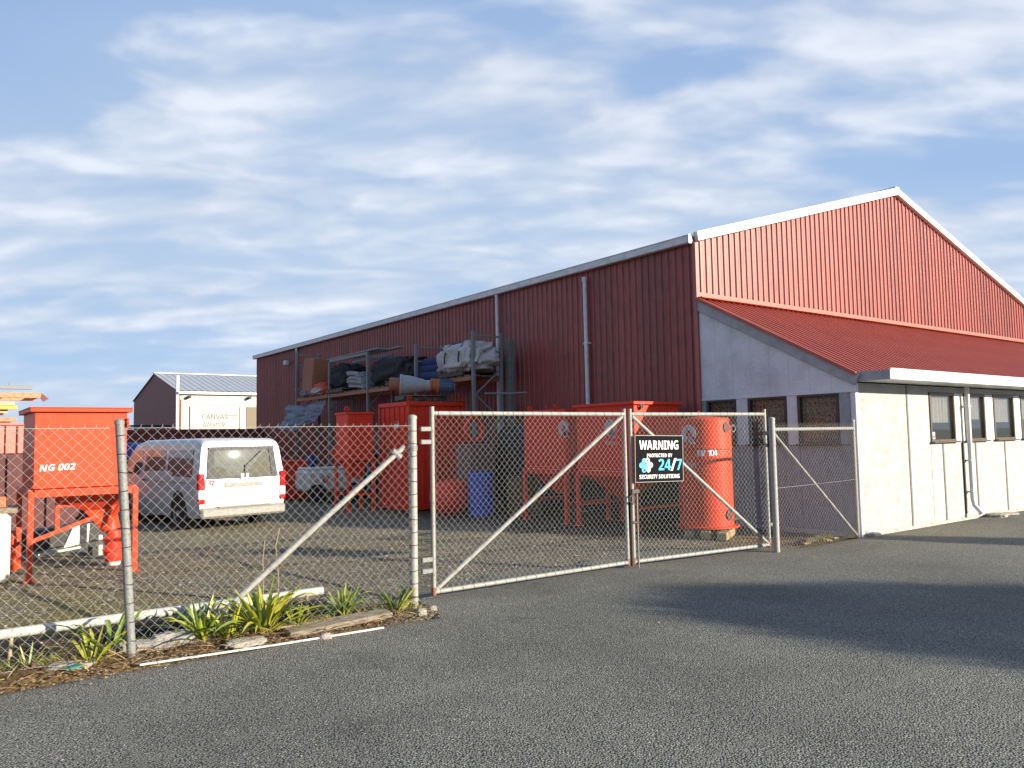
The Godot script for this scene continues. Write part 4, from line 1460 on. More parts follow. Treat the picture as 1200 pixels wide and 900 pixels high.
func blob(rad: Vector3, amp: float, freq: float, seed_: int, flat_foot := false) -> Shape:
	# a draped lump: a sphere pushed about by noise; with flat_foot it stands on y = 0 and is twice rad.y high at most
	var f := noise(1.0, seed_, 4)
	var s := sh()
	var nu := 36
	var nv := 22
	var P := []
	for j in nv + 1:
		var row := []
		var th := PI * j / nv
		for i in nu:
			var ph := TAU * i / nu
			var d := Vector3(sin(th) * cos(ph), cos(th), sin(th) * sin(ph))
			# squarer than a ball
			var e := Vector3(signf(d.x) * pow(absf(d.x), 0.62), signf(d.y) * pow(absf(d.y), 0.6), signf(d.z) * pow(absf(d.z), 0.62))
			var k := 1.0 + amp * 2.2 * f.get_noise_3d(d.x * freq * 1.6, d.y * freq * 1.6, d.z * freq * 1.6) + amp * absf(f.get_noise_3d(d.x * freq * 4.5 + 5, d.y * freq * 2.0, d.z * freq * 4.5))
			var p := e * rad * k
			if flat_foot:
				p.y = maxf(p.y + rad.y, 0.0)
			row.append(p)
		P.append(row)
	for j in nv:
		for i in nu:
			var i2 := (i + 1) % nu
			var q: Array = [P[j][i], P[j][i2], P[j + 1][i2], P[j + 1][i]]
			var c := Vector3(0, rad.y if flat_foot else 0.0, 0)
			var nr := []
			for w in [[j, i], [j, i2], [j + 1, i2], [j + 1, i]]:
				var a: Vector3 = P[mini(w[0] + 1, nv)][w[1]] - P[maxi(w[0] - 1, 0)][w[1]]
				var b: Vector3 = P[w[0]][(w[1] + 1) % nu] - P[w[0]][(w[1] + nu - 1) % nu]
				var g := a.cross(b)
				var out: Vector3 = P[w[0]][w[1]] - c
				if g.length() < 1e-7:
					g = out
				g = g.normalized()
				if g.dot(out) < 0:
					g = -g
				nr.append(g)
			s.squad(q[0], q[1], q[2], q[3], nr[0], nr[1], nr[2], nr[3])
	return s


func container() -> void:
	var o := thing("shipping_container", "faded salmon red container end with locking bars behind the orange hopper", "container", Vector3(0.55, 0, -25.0))
	var s := sh()
	s.box(Vector3(1.22, 1.20, -3.02), Vector3(2.40, 2.30, 5.96), 0.01)
	part(o, "box", s, M.orange_faded)
	for k in 2:
		s = sh()
		s.box(Vector3(0.62 + k * 1.2, 1.22, 0.0), Vector3(1.13, 2.18, 0.05), 0.008)
		var d := part(o, "door", s, M.orange_faded)
		for x in [-0.3, 0.3]:
			var b := sh()
			b.tube([Vector3(0.62 + k * 1.2 + x, 0.12, 0.055), Vector3(0.62 + k * 1.2 + x, 2.30, 0.055)], 0.019, 8)
			b.box(Vector3(0.62 + k * 1.2 + x, 1.0, 0.07), Vector3(0.24, 0.04, 0.03), 0.005)
			part(d, "locking_bar", b, M.maroon)
	s = sh()
	for x in [0.02, 2.42]:
		s.box(Vector3(x, 1.20, -0.02), Vector3(0.10, 2.38, 0.12), 0.01)
	s.box(Vector3(1.22, 2.36, -0.02), Vector3(2.30, 0.07, 0.12), 0.01)
	s.box(Vector3(1.22, 0.06, -0.02), Vector3(2.30, 0.10, 0.12), 0.01)
	part(o, "end_frame", s, M.orange_faded)
	# maroon container seen side on in the distance
	o = thing("long_container", "long maroon corrugated container beyond the van in front of the cream building", "container", Vector3(0.4, 0, -34.0))
	clad(o, "side_sheet", Vector3.ZERO, Vector3.RIGHT, Vector3.UP, Vector3.BACK, 0.0, 11.6, func(_q): return 0.12, func(_q): return 2.22, ["maroon"], 0.28, 0.036, 1.12)
	s = sh()
	s.box(Vector3(5.8, 2.28, -0.02), Vector3(11.7, 0.12, 0.1), 0.01)
	s.box(Vector3(5.8, 0.06, -0.02), Vector3(11.7, 0.12, 0.1), 0.01)
	part(o, "rails", s, M.maroon)
	s = sh()
	s.box(Vector3(5.8, 1.15, -1.25), Vector3(11.6, 2.24, 2.3), 0.01)
	part(o, "box", s, M.maroon)
	o = thing("steel_bundle", "bundle of dark steel sections on top of the long maroon container", "steel bundle", Vector3(7.2, 2.36, -34.6))
	for k in 4:
		s = sh()
		s.box(Vector3(-0.2 + 0.12 * k, 0.05 + 0.09 * (k / 2), -0.1 * (k % 2)), Vector3(1.7 + 0.2 * (k % 2), 0.075, 0.09), 0.005)
		part(o, "section", s, M.steel_dark)


func beams_stack() -> void:
	# layers of steel frames on the faded container
	var base := 2.40
	var layers := [["beam_orange", 2.05, 0.11], ["beam_pale", 1.85, 0.10], ["beam_pale", 2.0, 0.09], ["beam_orange", 2.62, 0.14]]
	var y := base
	var tone := ["lowest", "second", "third", "topmost"]
	for k in 4:
		var l: Array = layers[k]
		var o := thing("steel_girder", "%s %s painted steel girder in the stack on the faded container" % [tone[k], "orange" if l[0] == "beam_orange" else "pale apricot"], "girder", Vector3(-1.0, y, -25.1), 0.0, "steel girders stacked on the container")
		var s := sh()
		var end: float = l[1] + 1.0
		s.box(Vector3(end / 2, l[2] / 2 + 0.03, -0.05), Vector3(end, l[2], 0.10), 0.008)
		s.box(Vector3(end / 2, l[2] / 2 + 0.03, -1.6), Vector3(end, l[2], 0.10), 0.008)
		part(o, "side_member", s, M[l[0]])
		s = sh()
		for q in 5:
			s.box(Vector3(0.2 + q * (end - 0.3) / 4, l[2] / 2 + 0.03, -0.825), Vector3(0.09, l[2] * 0.9, 1.44), 0.006)
		part(o, "cross_member", s, M[l[0]])
		if k == 3:
			s = sh()
			s.at(Vector3(end, l[2] / 2 + 0.03, -0.05))
			s.prism(PackedVector2Array([Vector2(0, 0.07), Vector2(-0.02, -0.07), Vector2(0.06, -0.16), Vector2(0.18, -0.09)]), -0.05, 0.05)
			part(o, "hook_plate", s, M.maroon)
		var b := thing("packing_block", "%s timber packing block between the stacked steel frames" % tone[k], "block", Vector3(0.85 + 0.12 * k, y + l[2] + 0.03, -25.1), 0.0, "packing blocks in the frame stack")
		s = sh()
		s.box(Vector3(0, 0.045, -0.1), Vector3(0.16, 0.085, 0.3), 0.006)
		part(b, "block", s, M.timber_pale)
		if k == 1:
			var c := thing("yellow_channel", "yellow steel channel slid into the stack of orange frames", "steel channel", Vector3(0.6, y + l[2] + 0.03, -24.98))
			s = sh()
			s.box(Vector3(0.5, 0.05, 0), Vector3(1.9, 0.10, 0.09), 0.006)
			part(c, "channel", s, M.yellow)
		y += l[2] + 0.03 + 0.085
	var o2 := thing("grey_channel", "grey steel channel lying across the top of the frame stack", "steel channel", Vector3(0.9, y + 0.01, -25.2))
	var s2 := sh()
	s2.box(Vector3(0.3, 0.05, 0), Vector3(2.4, 0.10, 0.12), 0.006)
	s2.box(Vector3(1.0, 0.14, 0), Vector3(0.07, 0.09, 0.06), 0.006)
	part(o2, "channel", s2, M.rack_steel)


func tall_container() -> void:
	var o := thing("tall_container", "tall ribbed red steel container carrying the grey cone pump", "container", Vector3(9.52, 0, -16.91))
	# local x along the right hand face, -z along the left face
	var w := 1.66
	var d := 1.6
	var h := 2.68
	var s := sh()
	s.box(Vector3(w / 2, h / 2 + 0.04, -d / 2), Vector3(w - 0.06, h - 0.1, d - 0.06), 0.01)
	part(o, "tank", s, M.orange_b)
	for k in 4:
		s = sh()
		var x: float = 0.04 if k % 2 == 0 else w - 0.04
		var z: float = -0.04 if k < 2 else -d + 0.04
		s.box(Vector3(x, h / 2, z), Vector3(0.085, h, 0.085), 0.008)
		part(o, "corner_post", s, M.orange)
	s = sh()
	for z in [0.0, -d]:
		s.box(Vector3(w / 2, h - 0.05, z), Vector3(w - 0.1, 0.10, 0.06), 0.008)
		s.box(Vector3(w / 2, 0.08, z), Vector3(w - 0.1, 0.12, 0.06), 0.008)
	for x in [0.0, w]:
		s.box(Vector3(x, h - 0.05, -d / 2), Vector3(0.06, 0.10, d - 0.1), 0.008)
		s.box(Vector3(x, 0.08, -d / 2), Vector3(0.06, 0.12, d - 0.1), 0.008)
	part(o, "frame", s, M.orange_b)
	for k in 7:
		s = sh()
		s.box(Vector3(0.19 + k * 0.212, h / 2, -0.018), Vector3(0.06, h - 0.24, 0.03), 0.008)
		part(o, "rib", s, M.orange_b)
	for k in 5:
		s = sh()
		s.box(Vector3(0.018, h / 2, -0.28 - k * 0.26), Vector3(0.03, h - 0.24, 0.06), 0.008)
		part(o, "rib", s, M.orange_b)
	lug(o, Vector3(0.05, h + 0.10, -0.04), Basis(), M.orange, 0.06)
	lug(o, Vector3(w - 0.05, h + 0.06, -0.04), Basis(), M.orange, 0.055)
	lug(o, Vector3(w - 0.16, h + 0.06, -0.04), Basis(), M.orange, 0.055)
	s = sh()
	s.box(Vector3(-0.006, 2.12, -0.62), Vector3(0.006, 0.17, 0.20))
	var lb := part(o, "label_plate", s, M.sign_white)
	s = sh()
	s.box(Vector3(-0.0105, 2.175, -0.62), Vector3(0.003, 0.05, 0.18))
	s.box(Vector3(-0.0105, 2.10, -0.62), Vector3(0.003, 0.014, 0.14))
	part(lb, "print", s, M.logo_red)
	# pallet and pump on top
	o = thing("pallet", "dark timber pallet under the grey cone pump", "pallet", Vector3(9.95, 2.74, -17.45), -0.2)
	for k in 5:
		s = sh()
		s.box(Vector3(0.22, 0.11, -0.35 + k * 0.15), Vector3(1.15, 0.022, 0.10), 0.003)
		part(o, "deck_board", s, M.timber_grey)
	for k in 3:
		s = sh()
		s.box(Vector3(-0.30 + k * 0.52, 0.05, -0.05), Vector3(0.09, 0.095, 0.72), 0.004)
		part(o, "bearer", s, M.steel_dark)
	o = thing("cone_pump", "grey cone shaped pump with orange flanges and blue motor", "pump", Vector3(9.70, 3.12, -17.35), -0.50)
	var ax := Basis(Vector3.BACK, -PI / 2 - 0.05)
	s = sh()
	s.lathe([[0.0, -0.16], [0.245, -0.16], [0.265, -0.14], [0.265, -0.10], [0.25, -0.08], [0.235, 0.10], [0.165, 0.42], [0.135, 0.5], [0.145, 0.52], [0.145, 0.60], [0.0, 0.60]], 26, ax)
	part(o, "cone", s, M.cone_grey)
	s = sh()
	s.lathe([[0.0, -0.42], [0.15, -0.42], [0.17, -0.38], [0.17, -0.2], [0.19, -0.19], [0.19, -0.162], [0.0, -0.162]], 22, ax)
	part(o, "inlet", s, M.cabinet_rust)
	s = sh()
	s.lathe([[0.0, 0.602], [0.17, 0.602], [0.17, 0.63], [0.12, 0.66], [0.12, 0.76], [0.185, 0.78], [0.185, 0.82], [0.0, 0.82]], 22, ax)
	s.box(ax * Vector3(-0.12, 0.70, 0), Vector3(0.12, 0.2, 0.2), 0.02, ax)
	part(o, "coupling", s, M.brick_orange)
	s = sh()
	s.lathe([[0.0, 0.822], [0.165, 0.822], [0.175, 0.86], [0.175, 1.12], [0.15, 1.18], [0.10, 1.20], [0.0, 1.20]], 22, ax)
	for k in 14:
		var a := TAU * k / 14
		s.box(ax * Vector3(cos(a) * 0.18, 0.98, sin(a) * 0.18), Vector3(0.02, 0.26, 0.008), 0.0, ax * Basis(Vector3.UP, -a))
	var mo := part(o, "motor", s, M.motor_blue)
	s = sh()
	s.lathe([[0.09, 1.201], [0.10, 1.225], [0.07, 1.23], [0.0, 1.22]], 18, ax)
	part(mo, "fan_cover", s, M.cone_grey)


func nv_tank() -> void:
	var o := thing("cylinder_tank", "upright orange cylinder tank marked NV 104 on timber blocks", "tank", Vector3(10.95, 0.16, -9.0))
	var R := 0.44
	var s := sh()
	s.lathe([[R + 0.09, 0.0], [R + 0.09, 0.03], [R, 0.032], [R, 1.33], [R + 0.012, 1.335], [R + 0.012, 1.375], [R + 0.003, 1.38], [R + 0.003, 1.84], [R - 0.02, 1.865], [0.12, 1.90], [0.0, 1.90]], 56)
	part(o, "shell", s, M.orange)
	# towards the camera
	var view := Vector3(-0.773, 0, 0.634)
	var sidev := Vector3(0.634, 0, 0.773)
	var face := func(deg: float) -> Basis:
		var nn := view.rotated(Vector3.UP, deg_to_rad(deg))
		return Basis(Vector3.UP.cross(nn), Vector3.UP, nn)
	var b: Basis = face.call(-38.0)
	# lettering bent round the shell, glyph by glyph
	logo(o, b.z * (R + 0.0045), b, 0.155, M.logo_grey)
	(o.get_child(o.get_child_count() - 1) as Node3D).position += Vector3(0, 1.60, 0)
	var txt := "NV 104"
	for i in txt.length():
		if txt[i] == " ":
			continue
		var bb: Basis = face.call(-12.0 + i * 6.6)
		var w := words(o, "lettering", txt[i], 0.10, Vector3.ZERO, M.sign_white)
		w.transform = Transform3D(bb, bb.z * (R + 0.005) + Vector3(0, 1.27, 0)) * w.transform
	var t2 := "Roben"
	for i in t2.length():
		var bb: Basis = face.call(-48.0 + i * 5.6)
		var w := words(o, "lettering", t2[i], 0.085, Vector3.ZERO, M.logo_grey, false)
		w.transform = Transform3D(bb, bb.z * (R + 0.003) + Vector3(0, 1.07, 0)) * w.transform
	# dark gasket line and lug plates
	s = sh()
	s.lathe([[R + 0.0005, 1.318], [R + 0.003, 1.324], [R + 0.0005, 1.331]], 56)
	part(o, "joint_gasket", s, M.black)
	for yy in [1.70, 0.22]:
		var bb: Basis = face.call(52.0)
		s = sh()
		s.at(bb.z * (R + 0.005) + Vector3(0, yy, 0), bb)
		var pg := PackedVector2Array()
		for i in 20:
			pg.append(Vector2(0.07 * cos(TAU * i / 20), 0.09 * sin(TAU * i / 20)))
		s.prism(pg, -0.06, 0.012)
		part(o, "hatch", s, M.maroon_dark)
		s = sh()
		var q := []
		for i in 13:
			q.append(bb.z * (R + 0.05) + Vector3(0, yy - 0.02, 0) + bb.x * (0.14 + 0.06 * cos(TAU * i / 12)) + Vector3(0, 0.06 * sin(TAU * i / 12), 0))
		s.tube(q, 0.008, 6)
		part(o, "shackle", s, M.galv)
	lug(o, view * -0.1 + Vector3(-0.15, 1.95, 0.0), Basis(Vector3.UP, 0.6), M.orange, 0.05)
	# timbers
	for k in 3:
		var ss := sh()
		ss.box(Vector3.ZERO, Vector3(1.05, 0.13, 0.16), 0.012)
		var tb := part(self, "timber_block", ss, M.timber_pale)
		tb.position = Vector3(10.98 - 0.03 * k, 0.068, -8.62 - 0.36 * k)
		tb.rotation.y = 0.5 + 0.06 * k
		tag(tb, ["front pale timber block under the NV 104 tank", "middle timber block under the NV 104 tank", "rear timber block under the NV 104 tank"][k], "timber block", "timber blocks under the tank")


func trailer_box() -> void:
	var o := thing("box_trailer", "pale grey box trailer with a small red logo in the shade beside the van", "trailer", Vector3(9.55, 0, -21.2), -0.1)
	var s := sh()
	s.box(Vector3(0, 0.62, -0.6), Vector3(1.7, 0.62, 1.2), 0.08)
	part(o, "box", s, M.tank_white)
	s = sh()
	s.box(Vector3(0, 0.96, -0.6), Vector3(1.6, 0.07, 1.1), 0.03)
	part(o, "lid", s, M.tank_white)
	for x in [-0.55, 0.55]:
		s = sh()
		s.lathe([[0.0, -0.09], [0.2, -0.09], [0.27, -0.06], [0.27, 0.06], [0.2, 0.09], [0.0, 0.09]], 20, Basis(Vector3.RIGHT, PI / 2), Vector3(x, 0.27, -0.06))
		part(o, "wheel", s, M.rubber)
	logo(o, Vector3(-0.3, 0.66, 0.004), Basis(), 0.11, M.logo_red)


func machine_heap() -> void:
	# plant in the shade under the racking
	var o := thing("engine_unit", "dark skid mounted engine unit with red covers under the racking", "engine", Vector3(11.2, 0, -23.6))
	var s := sh()
	s.box(Vector3(0, 0.18, 0), Vector3(0.9, 0.14, 2.6), 0.01)
	part(o, "skid", s, M.steel_dark)
	s = sh()
	s.box(Vector3(0, 0.8, 0.5), Vector3(0.8, 1.05, 1.0), 0.03)
	s.lathe([[0.0, -0.3], [0.3, -0.3], [0.33, 0.0], [0.3, 0.3], [0.0, 0.3]], 18, Basis(Vector3.RIGHT, PI / 2), Vector3(0, 0.85, -0.6))
	part(o, "block", s, M.steel_dark)
	s = sh()
	s.box(Vector3(-0.42, 1.0, 0.6), Vector3(0.08, 0.5, 0.7), 0.02)
	s.box(Vector3(-0.35, 1.35, -0.45), Vector3(0.25, 0.3, 0.35), 0.03)
	part(o, "cover", s, M.orange_b)
	s = sh()
	s.tube([Vector3(-0.2, 1.3, 0.2), Vector3(-0.3, 1.75, 0.1), Vector3(-0.25, 2.0, -0.3), Vector3(-0.1, 1.6, -0.9)], 0.05, 10)
	part(o, "exhaust", s, M.rust)
	o = thing("blue_pump", "small blue pump half hidden under the hanging grey tarpaulin", "pump", Vector3(10.6, 1.05, -25.6))
	s = sh()
	s.lathe([[0.0, -0.2], [0.15, -0.2], [0.2, -0.1], [0.2, 0.1], [0.12, 0.2], [0.0, 0.2]], 18)
	s.box(Vector3(0, -0.62, 0), Vector3(0.34, 0.84, 0.34), 0.02)
	part(o, "casing", s, M.tarp_blue)
	# crates of fittings on the ground
	var kinds := [["steel_dark", "black steel box on the ground beneath the middle rack bay"], ["cabinet_rust", "rusty steel box on the ground beneath the near rack bay"]]
	for k in 2:
		o = thing("steel_box", kinds[k][1], "box", Vector3(11.3, 0, -20.9 + 1.25 * k))
		s = sh()
		s.box(Vector3(0, 0.5, 0), Vector3(0.8, 1.0, 1.1), 0.015)
		part(o, "case", s, M[kinds[k][0]])
		s = sh()
		s.box(Vector3(0, 1.03, 0), Vector3(0.84, 0.05, 1.14), 0.01)
		part(o, "lid", s, M[kinds[k][0]])


func racking() -> void:
	var zs := [-16.05, -18.87, -21.80, -24.62, -27.50]
	var xf := 10.87
	var xb := 11.71
	var tops := [4.40, 4.38, 4.38, 4.38, 5.0]
	var o := thing("pallet_racking", "grey steel pallet racking with rusty orange beams against the warehouse wall", "racking", Vector3(xf, 0, zs[0]))
	for i in 5:
		var z: float = zs[i] - zs[0]
		for x in [0.0, xb - xf]:
			var s := sh()
			var h: float = tops[i]
			s.box(Vector3(x, h / 2, z), Vector3(0.085, h, 0.07), 0.004)
			for k in int(h / 0.16):
				s.box(Vector3(x, 0.08 + k * 0.16, z + 0.0365), Vector3(0.035, 0.04, 0.004))
				s.box(Vector3(x - 0.044, 0.08 + k * 0.16, z), Vector3(0.004, 0.04, 0.03))
			part(o, "upright", s, M.rack_steel)
		for y in [0.25, tops[i] - 0.10, tops[i] - 0.48]:
			var q := sh()
			q.beam(Vector3(0.045, y, z), Vector3(xb - xf - 0.045, y, z), 0.03, 0.045, 0.004)
			part(o, "frame_rail", q, M.rack_steel)
		var up := true
		var yy := 0.35
		while yy < tops[i] - 1.2:
			var s := sh()
			s.beam(Vector3(0.05 if up else xb - xf - 0.05, yy, z), Vector3(xb - xf - 0.05 if up else 0.05, yy + 0.62, z), 0.03, 0.045, 0.004)
			part(o, "frame_brace", s, M.rack_steel)
			yy += 0.62
			up = not up
	for i in 4:
		for x in [-0.02, xb - xf + 0.02]:
			var s := sh()
			s.box(Vector3(x, 3.24, (zs[i] + zs[i + 1]) / 2 - zs[0]), Vector3(0.05, 0.11, 2.70), 0.006)
			part(o, "shelf_beam", s, M.rack_beam)
		for k in 8:
			var s := sh()
			s.box(Vector3((xb - xf) / 2, 3.315, zs[i] - zs[0] - 0.25 - k * 0.33), Vector3(xb - xf + 0.1, 0.03, 0.22), 0.004)
			part(o, "shelf_board", s, M.timber_grey)
	for x in [0.0, xb - xf]:
		var s := sh()
		s.box(Vector3(x, 4.41, (zs[2] + zs[3]) / 2 - zs[0]), Vector3(0.05, 0.09, 2.8), 0.006)
		part(o, "top_beam", s, M.rack_steel)
	var sb := sh()
	sb.tube([Vector3(0.3, 2.86, 0.02), Vector3(0.75, 2.84, 0.55), Vector3(0.8, 2.83, 1.1)], 0.025, 8)
	part(o, "stay_bar", sb, M.rack_steel)
	sb = sh()
	sb.box(Vector3(1.08, 2.15, 0.05), Vector3(0.16, 4.2, 0.20), 0.01)
	part(o, "back_panel", sb, M.panel_grey)
	# tubes lying across the top beams
	for k in 5:
		var s := sh()
		var xo := 0.06 + 0.13 * k
		s.tube([Vector3(0, 0, 0), Vector3(0.05, 0.03, 3.6 - 0.25 * (k % 3))], 0.028, 8)
		var t := part(self, "steel_tube", s, M.galv if k % 2 else M.rack_steel)
		t.position = Vector3(xf + xo, 4.49, -24.9 + 0.22 * k)
		tag(t, ["outermost", "second", "middle", "fourth", "innermost"][k] + " steel tube lying along the top of the far racking bay", "tube", "steel tubes on the racking")
	# --- goods
	var y := 3.335
	o = thing("rusty_cabinet", "tilted rusty brown steel cabinet on the far shelf", "cabinet", Vector3(11.15, y + 0.02, -26.45), 0.0)
	o.rotation = Vector3(0.10, -0.12, -0.05)
	var s := sh()
	s.box(Vector3(0.05, 0.66, 0), Vector3(0.75, 1.30, 1.35), 0.015)
	part(o, "case", s, M.cabinet_rust)
	s = sh()
	s.box(Vector3(-0.335, 0.66, 0.0), Vector3(0.02, 1.2, 1.25), 0.006)
	part(o, "door", s, M.cabinet_rust)
	var goods := [
		["orange_sack", Vector3(0.30, 0.20, 0.52), "cloth_orange", Vector3(11.05, y, -25.35), "orange and white sack slumped beside the rusty cabinet", "sack", 11],
		["white_sack", Vector3(0.28, 0.13, 0.40), "cloth_white", Vector3(10.98, y, -25.5), "pale sack under the orange one at the shelf edge", "sack", 12],
		["black_tarpaulin", Vector3(0.42, 0.40, 0.75), "cloth_dark", Vector3(11.3, y + 0.11, -24.1), "black tarpaulin heap between the cabinet and the folded hoses", "tarpaulin", 13],
		["black_netting", Vector3(0.42, 0.36, 1.25), "cloth_dark", Vector3(11.3, y + 0.10, -20.6), "wide heap of black netting on the shelf above the red container", "netting", 14],
		["bulk_bag", Vector3(0.46, 0.36, 0.90), "cloth_white", Vector3(11.22, y + 0.115, -16.85), "bulky white fabric bag with dark straps on the near shelf", "bag", 15],
		["grey_sack", Vector3(0.26, 0.10, 0.34), "cloth_grey", Vector3(10.98, y, -26.6), "small grey sack at the far end of the shelf", "sack", 16],
	]
	for g in goods:
		var b := part(self, g[0], blob(g[1], 0.16, 1.5, g[6], true), M[g[2]])
		b.position = g[3]
		tag(b, g[4], g[5])
		if g[0] == "bulk_bag":
			var st := sh()
			for zz in [-0.35, 0.3]:
				var pts := []
				for i in 11:
					var a := -0.35 + (PI + 0.1) * i / 10
					pts.append(Vector3(-cos(a) * 0.50, 0.36 + sin(a) * 0.42, zz + 0.05 * sin(i)))
				st.tube(pts, 0.018, 6)
			part(b, "strap", st, M.cloth_dark)
	for k in 3:
		var pz: float = [-16.95, -19.9, -24.0][k]
		o = thing("shelf_pallet", ["timber pallet under the white bulk bag", "timber pallet under the black netting heap", "timber pallet under the black tarpaulin heap"][k], "pallet", Vector3(11.24, 3.332, pz), 0.0, "pallets on the racking shelf")
		for j in 5:
			s = sh()
			s.box(Vector3(0, 0.105, -0.5 + 0.25 * j), Vector3(1.0, 0.02, 0.11), 0.003)
			part(o, "deck_board", s, M.timber_grey)
		for j in 3:
			s = sh()
			s.box(Vector3(-0.43 + 0.43 * j, 0.047, 0), Vector3(0.09, 0.094, 1.15), 0.004)
			part(o, "bearer", s, M.steel_dark)
	# folded layflat hose: stacked loops
	o = thing("folded_hose", "pile of pale folded hose on the middle shelf bay", "hose", Vector3(11.0, y, -22.9))
	for k in 7:
		s = sh()
		var pts := []
		for i in 15:
			var a := PI * i / 14.0
			pts.append(Vector3(0.02 + 0.03 * sin(k * 2.0), 0.06 + 0.075 * k + 0.06 * sin(a) * (1 if k % 2 else 0.4) + 0.10 * (1.0 - float(i) / 14.0), -0.5 + 1.05 * i / 14.0 - 0.05 * k))
		s.tube(pts, 0.05, 8)
		s.tube([pts[14], pts[14] + Vector3(0.15, 0.03, 0.03), pts[14] + Vector3(0.45, 0.0, -0.1)], 0.05, 8)
		part(o, "fold", s, M.cloth_fold)
	# dark hoses leaning
	o = thing("dark_hoses", "bundle of dark hoses sloping up the shelf behind the cone pump", "hose", Vector3(11.0, y, -20.9))
	for k in 6:
		s = sh()
		s.tube([Vector3(0.1 * (k % 3), 0.08 + 0.04 * k, -0.75), Vector3(0.1 * (k % 3), 0.30 + 0.05 * k, 0.1), Vector3(0.1 * (k % 3) - 0.05, 0.50 + 0.03 * k, 0.85 + 0.08 * k)], 0.04, 8)
		part(o, "hose", s, M.cloth_dark)
	# blue rolls
	for k in 3:
		s = sh()
		s.lathe([[0.0, -0.66], [0.11, -0.66], [0.125, -0.62], [0.12, 0.0], [0.125, 0.62], [0.11, 0.66], [0.0, 0.66]], 18, Basis(Vector3.RIGHT, PI / 2))
		var r := part(self, "fabric_roll", s, M.cloth_blue)
		r.position = Vector3(11.05 + 0.10 * k, y + 0.13 + 0.20 * k, -18.35 + 0.08 * k)
		r.rotation = Vector3(0.06 - 0.05 * k, 0.1 * k, 0)
		tag(r, ["lowest", "middle", "topmost"][k] + " of the dark blue fabric rolls beside the white bulk bag", "roll", "dark blue fabric rolls")
	# hanging tarpaulin below the far shelf
	s = sh()
	var f := noise(1.2, 19, 3)
	var nu := 26
	var nv := 16
	var P := []
	for j in nv + 1:
		var row := []
		for i in nu + 1:
			var u := float(i) / nu
			var v := float(j) / nv
			var sag := 0.35 * sin(u * PI * 1.6) * v
			row.append(Vector3(10.82 - 0.35 * v + 0.14 * f.get_noise_2d(u * 4, v * 4) + 0.13 * sin(u * 13.0 + v * 2.6) * (0.2 + v), 3.12 - (0.75 + 0.55 * u * (1.0 - u)) * v - 0.45 * sin(u * PI) * (1.0 - v) * 0.2 - sag * 0.3, -28.3 + 3.4 * u + 0.1 * f.get_noise_2d(u * 5 + 9, v * 3)))
		P.append(row)
	var nrm := func(j: int, i: int) -> Vector3:
		var g: Vector3 = (P[mini(j + 1, nv)][i] - P[maxi(j - 1, 0)][i]).cross(P[j][mini(i + 1, nu)] - P[j][maxi(i - 1, 0)]).normalized()
		return g if g.x < 0 else -g
	for j in nv:
		for i in nu:
			s.squad(P[j][i], P[j][i + 1], P[j + 1][i + 1], P[j + 1][i], nrm.call(j, i), nrm.call(j, i + 1), nrm.call(j + 1, i + 1), nrm.call(j + 1, i))
	tag(part(self, "grey_tarpaulin", s, M.cloth_grey), "crumpled grey tarpaulin hanging below the far rack shelf", "tarpaulin")


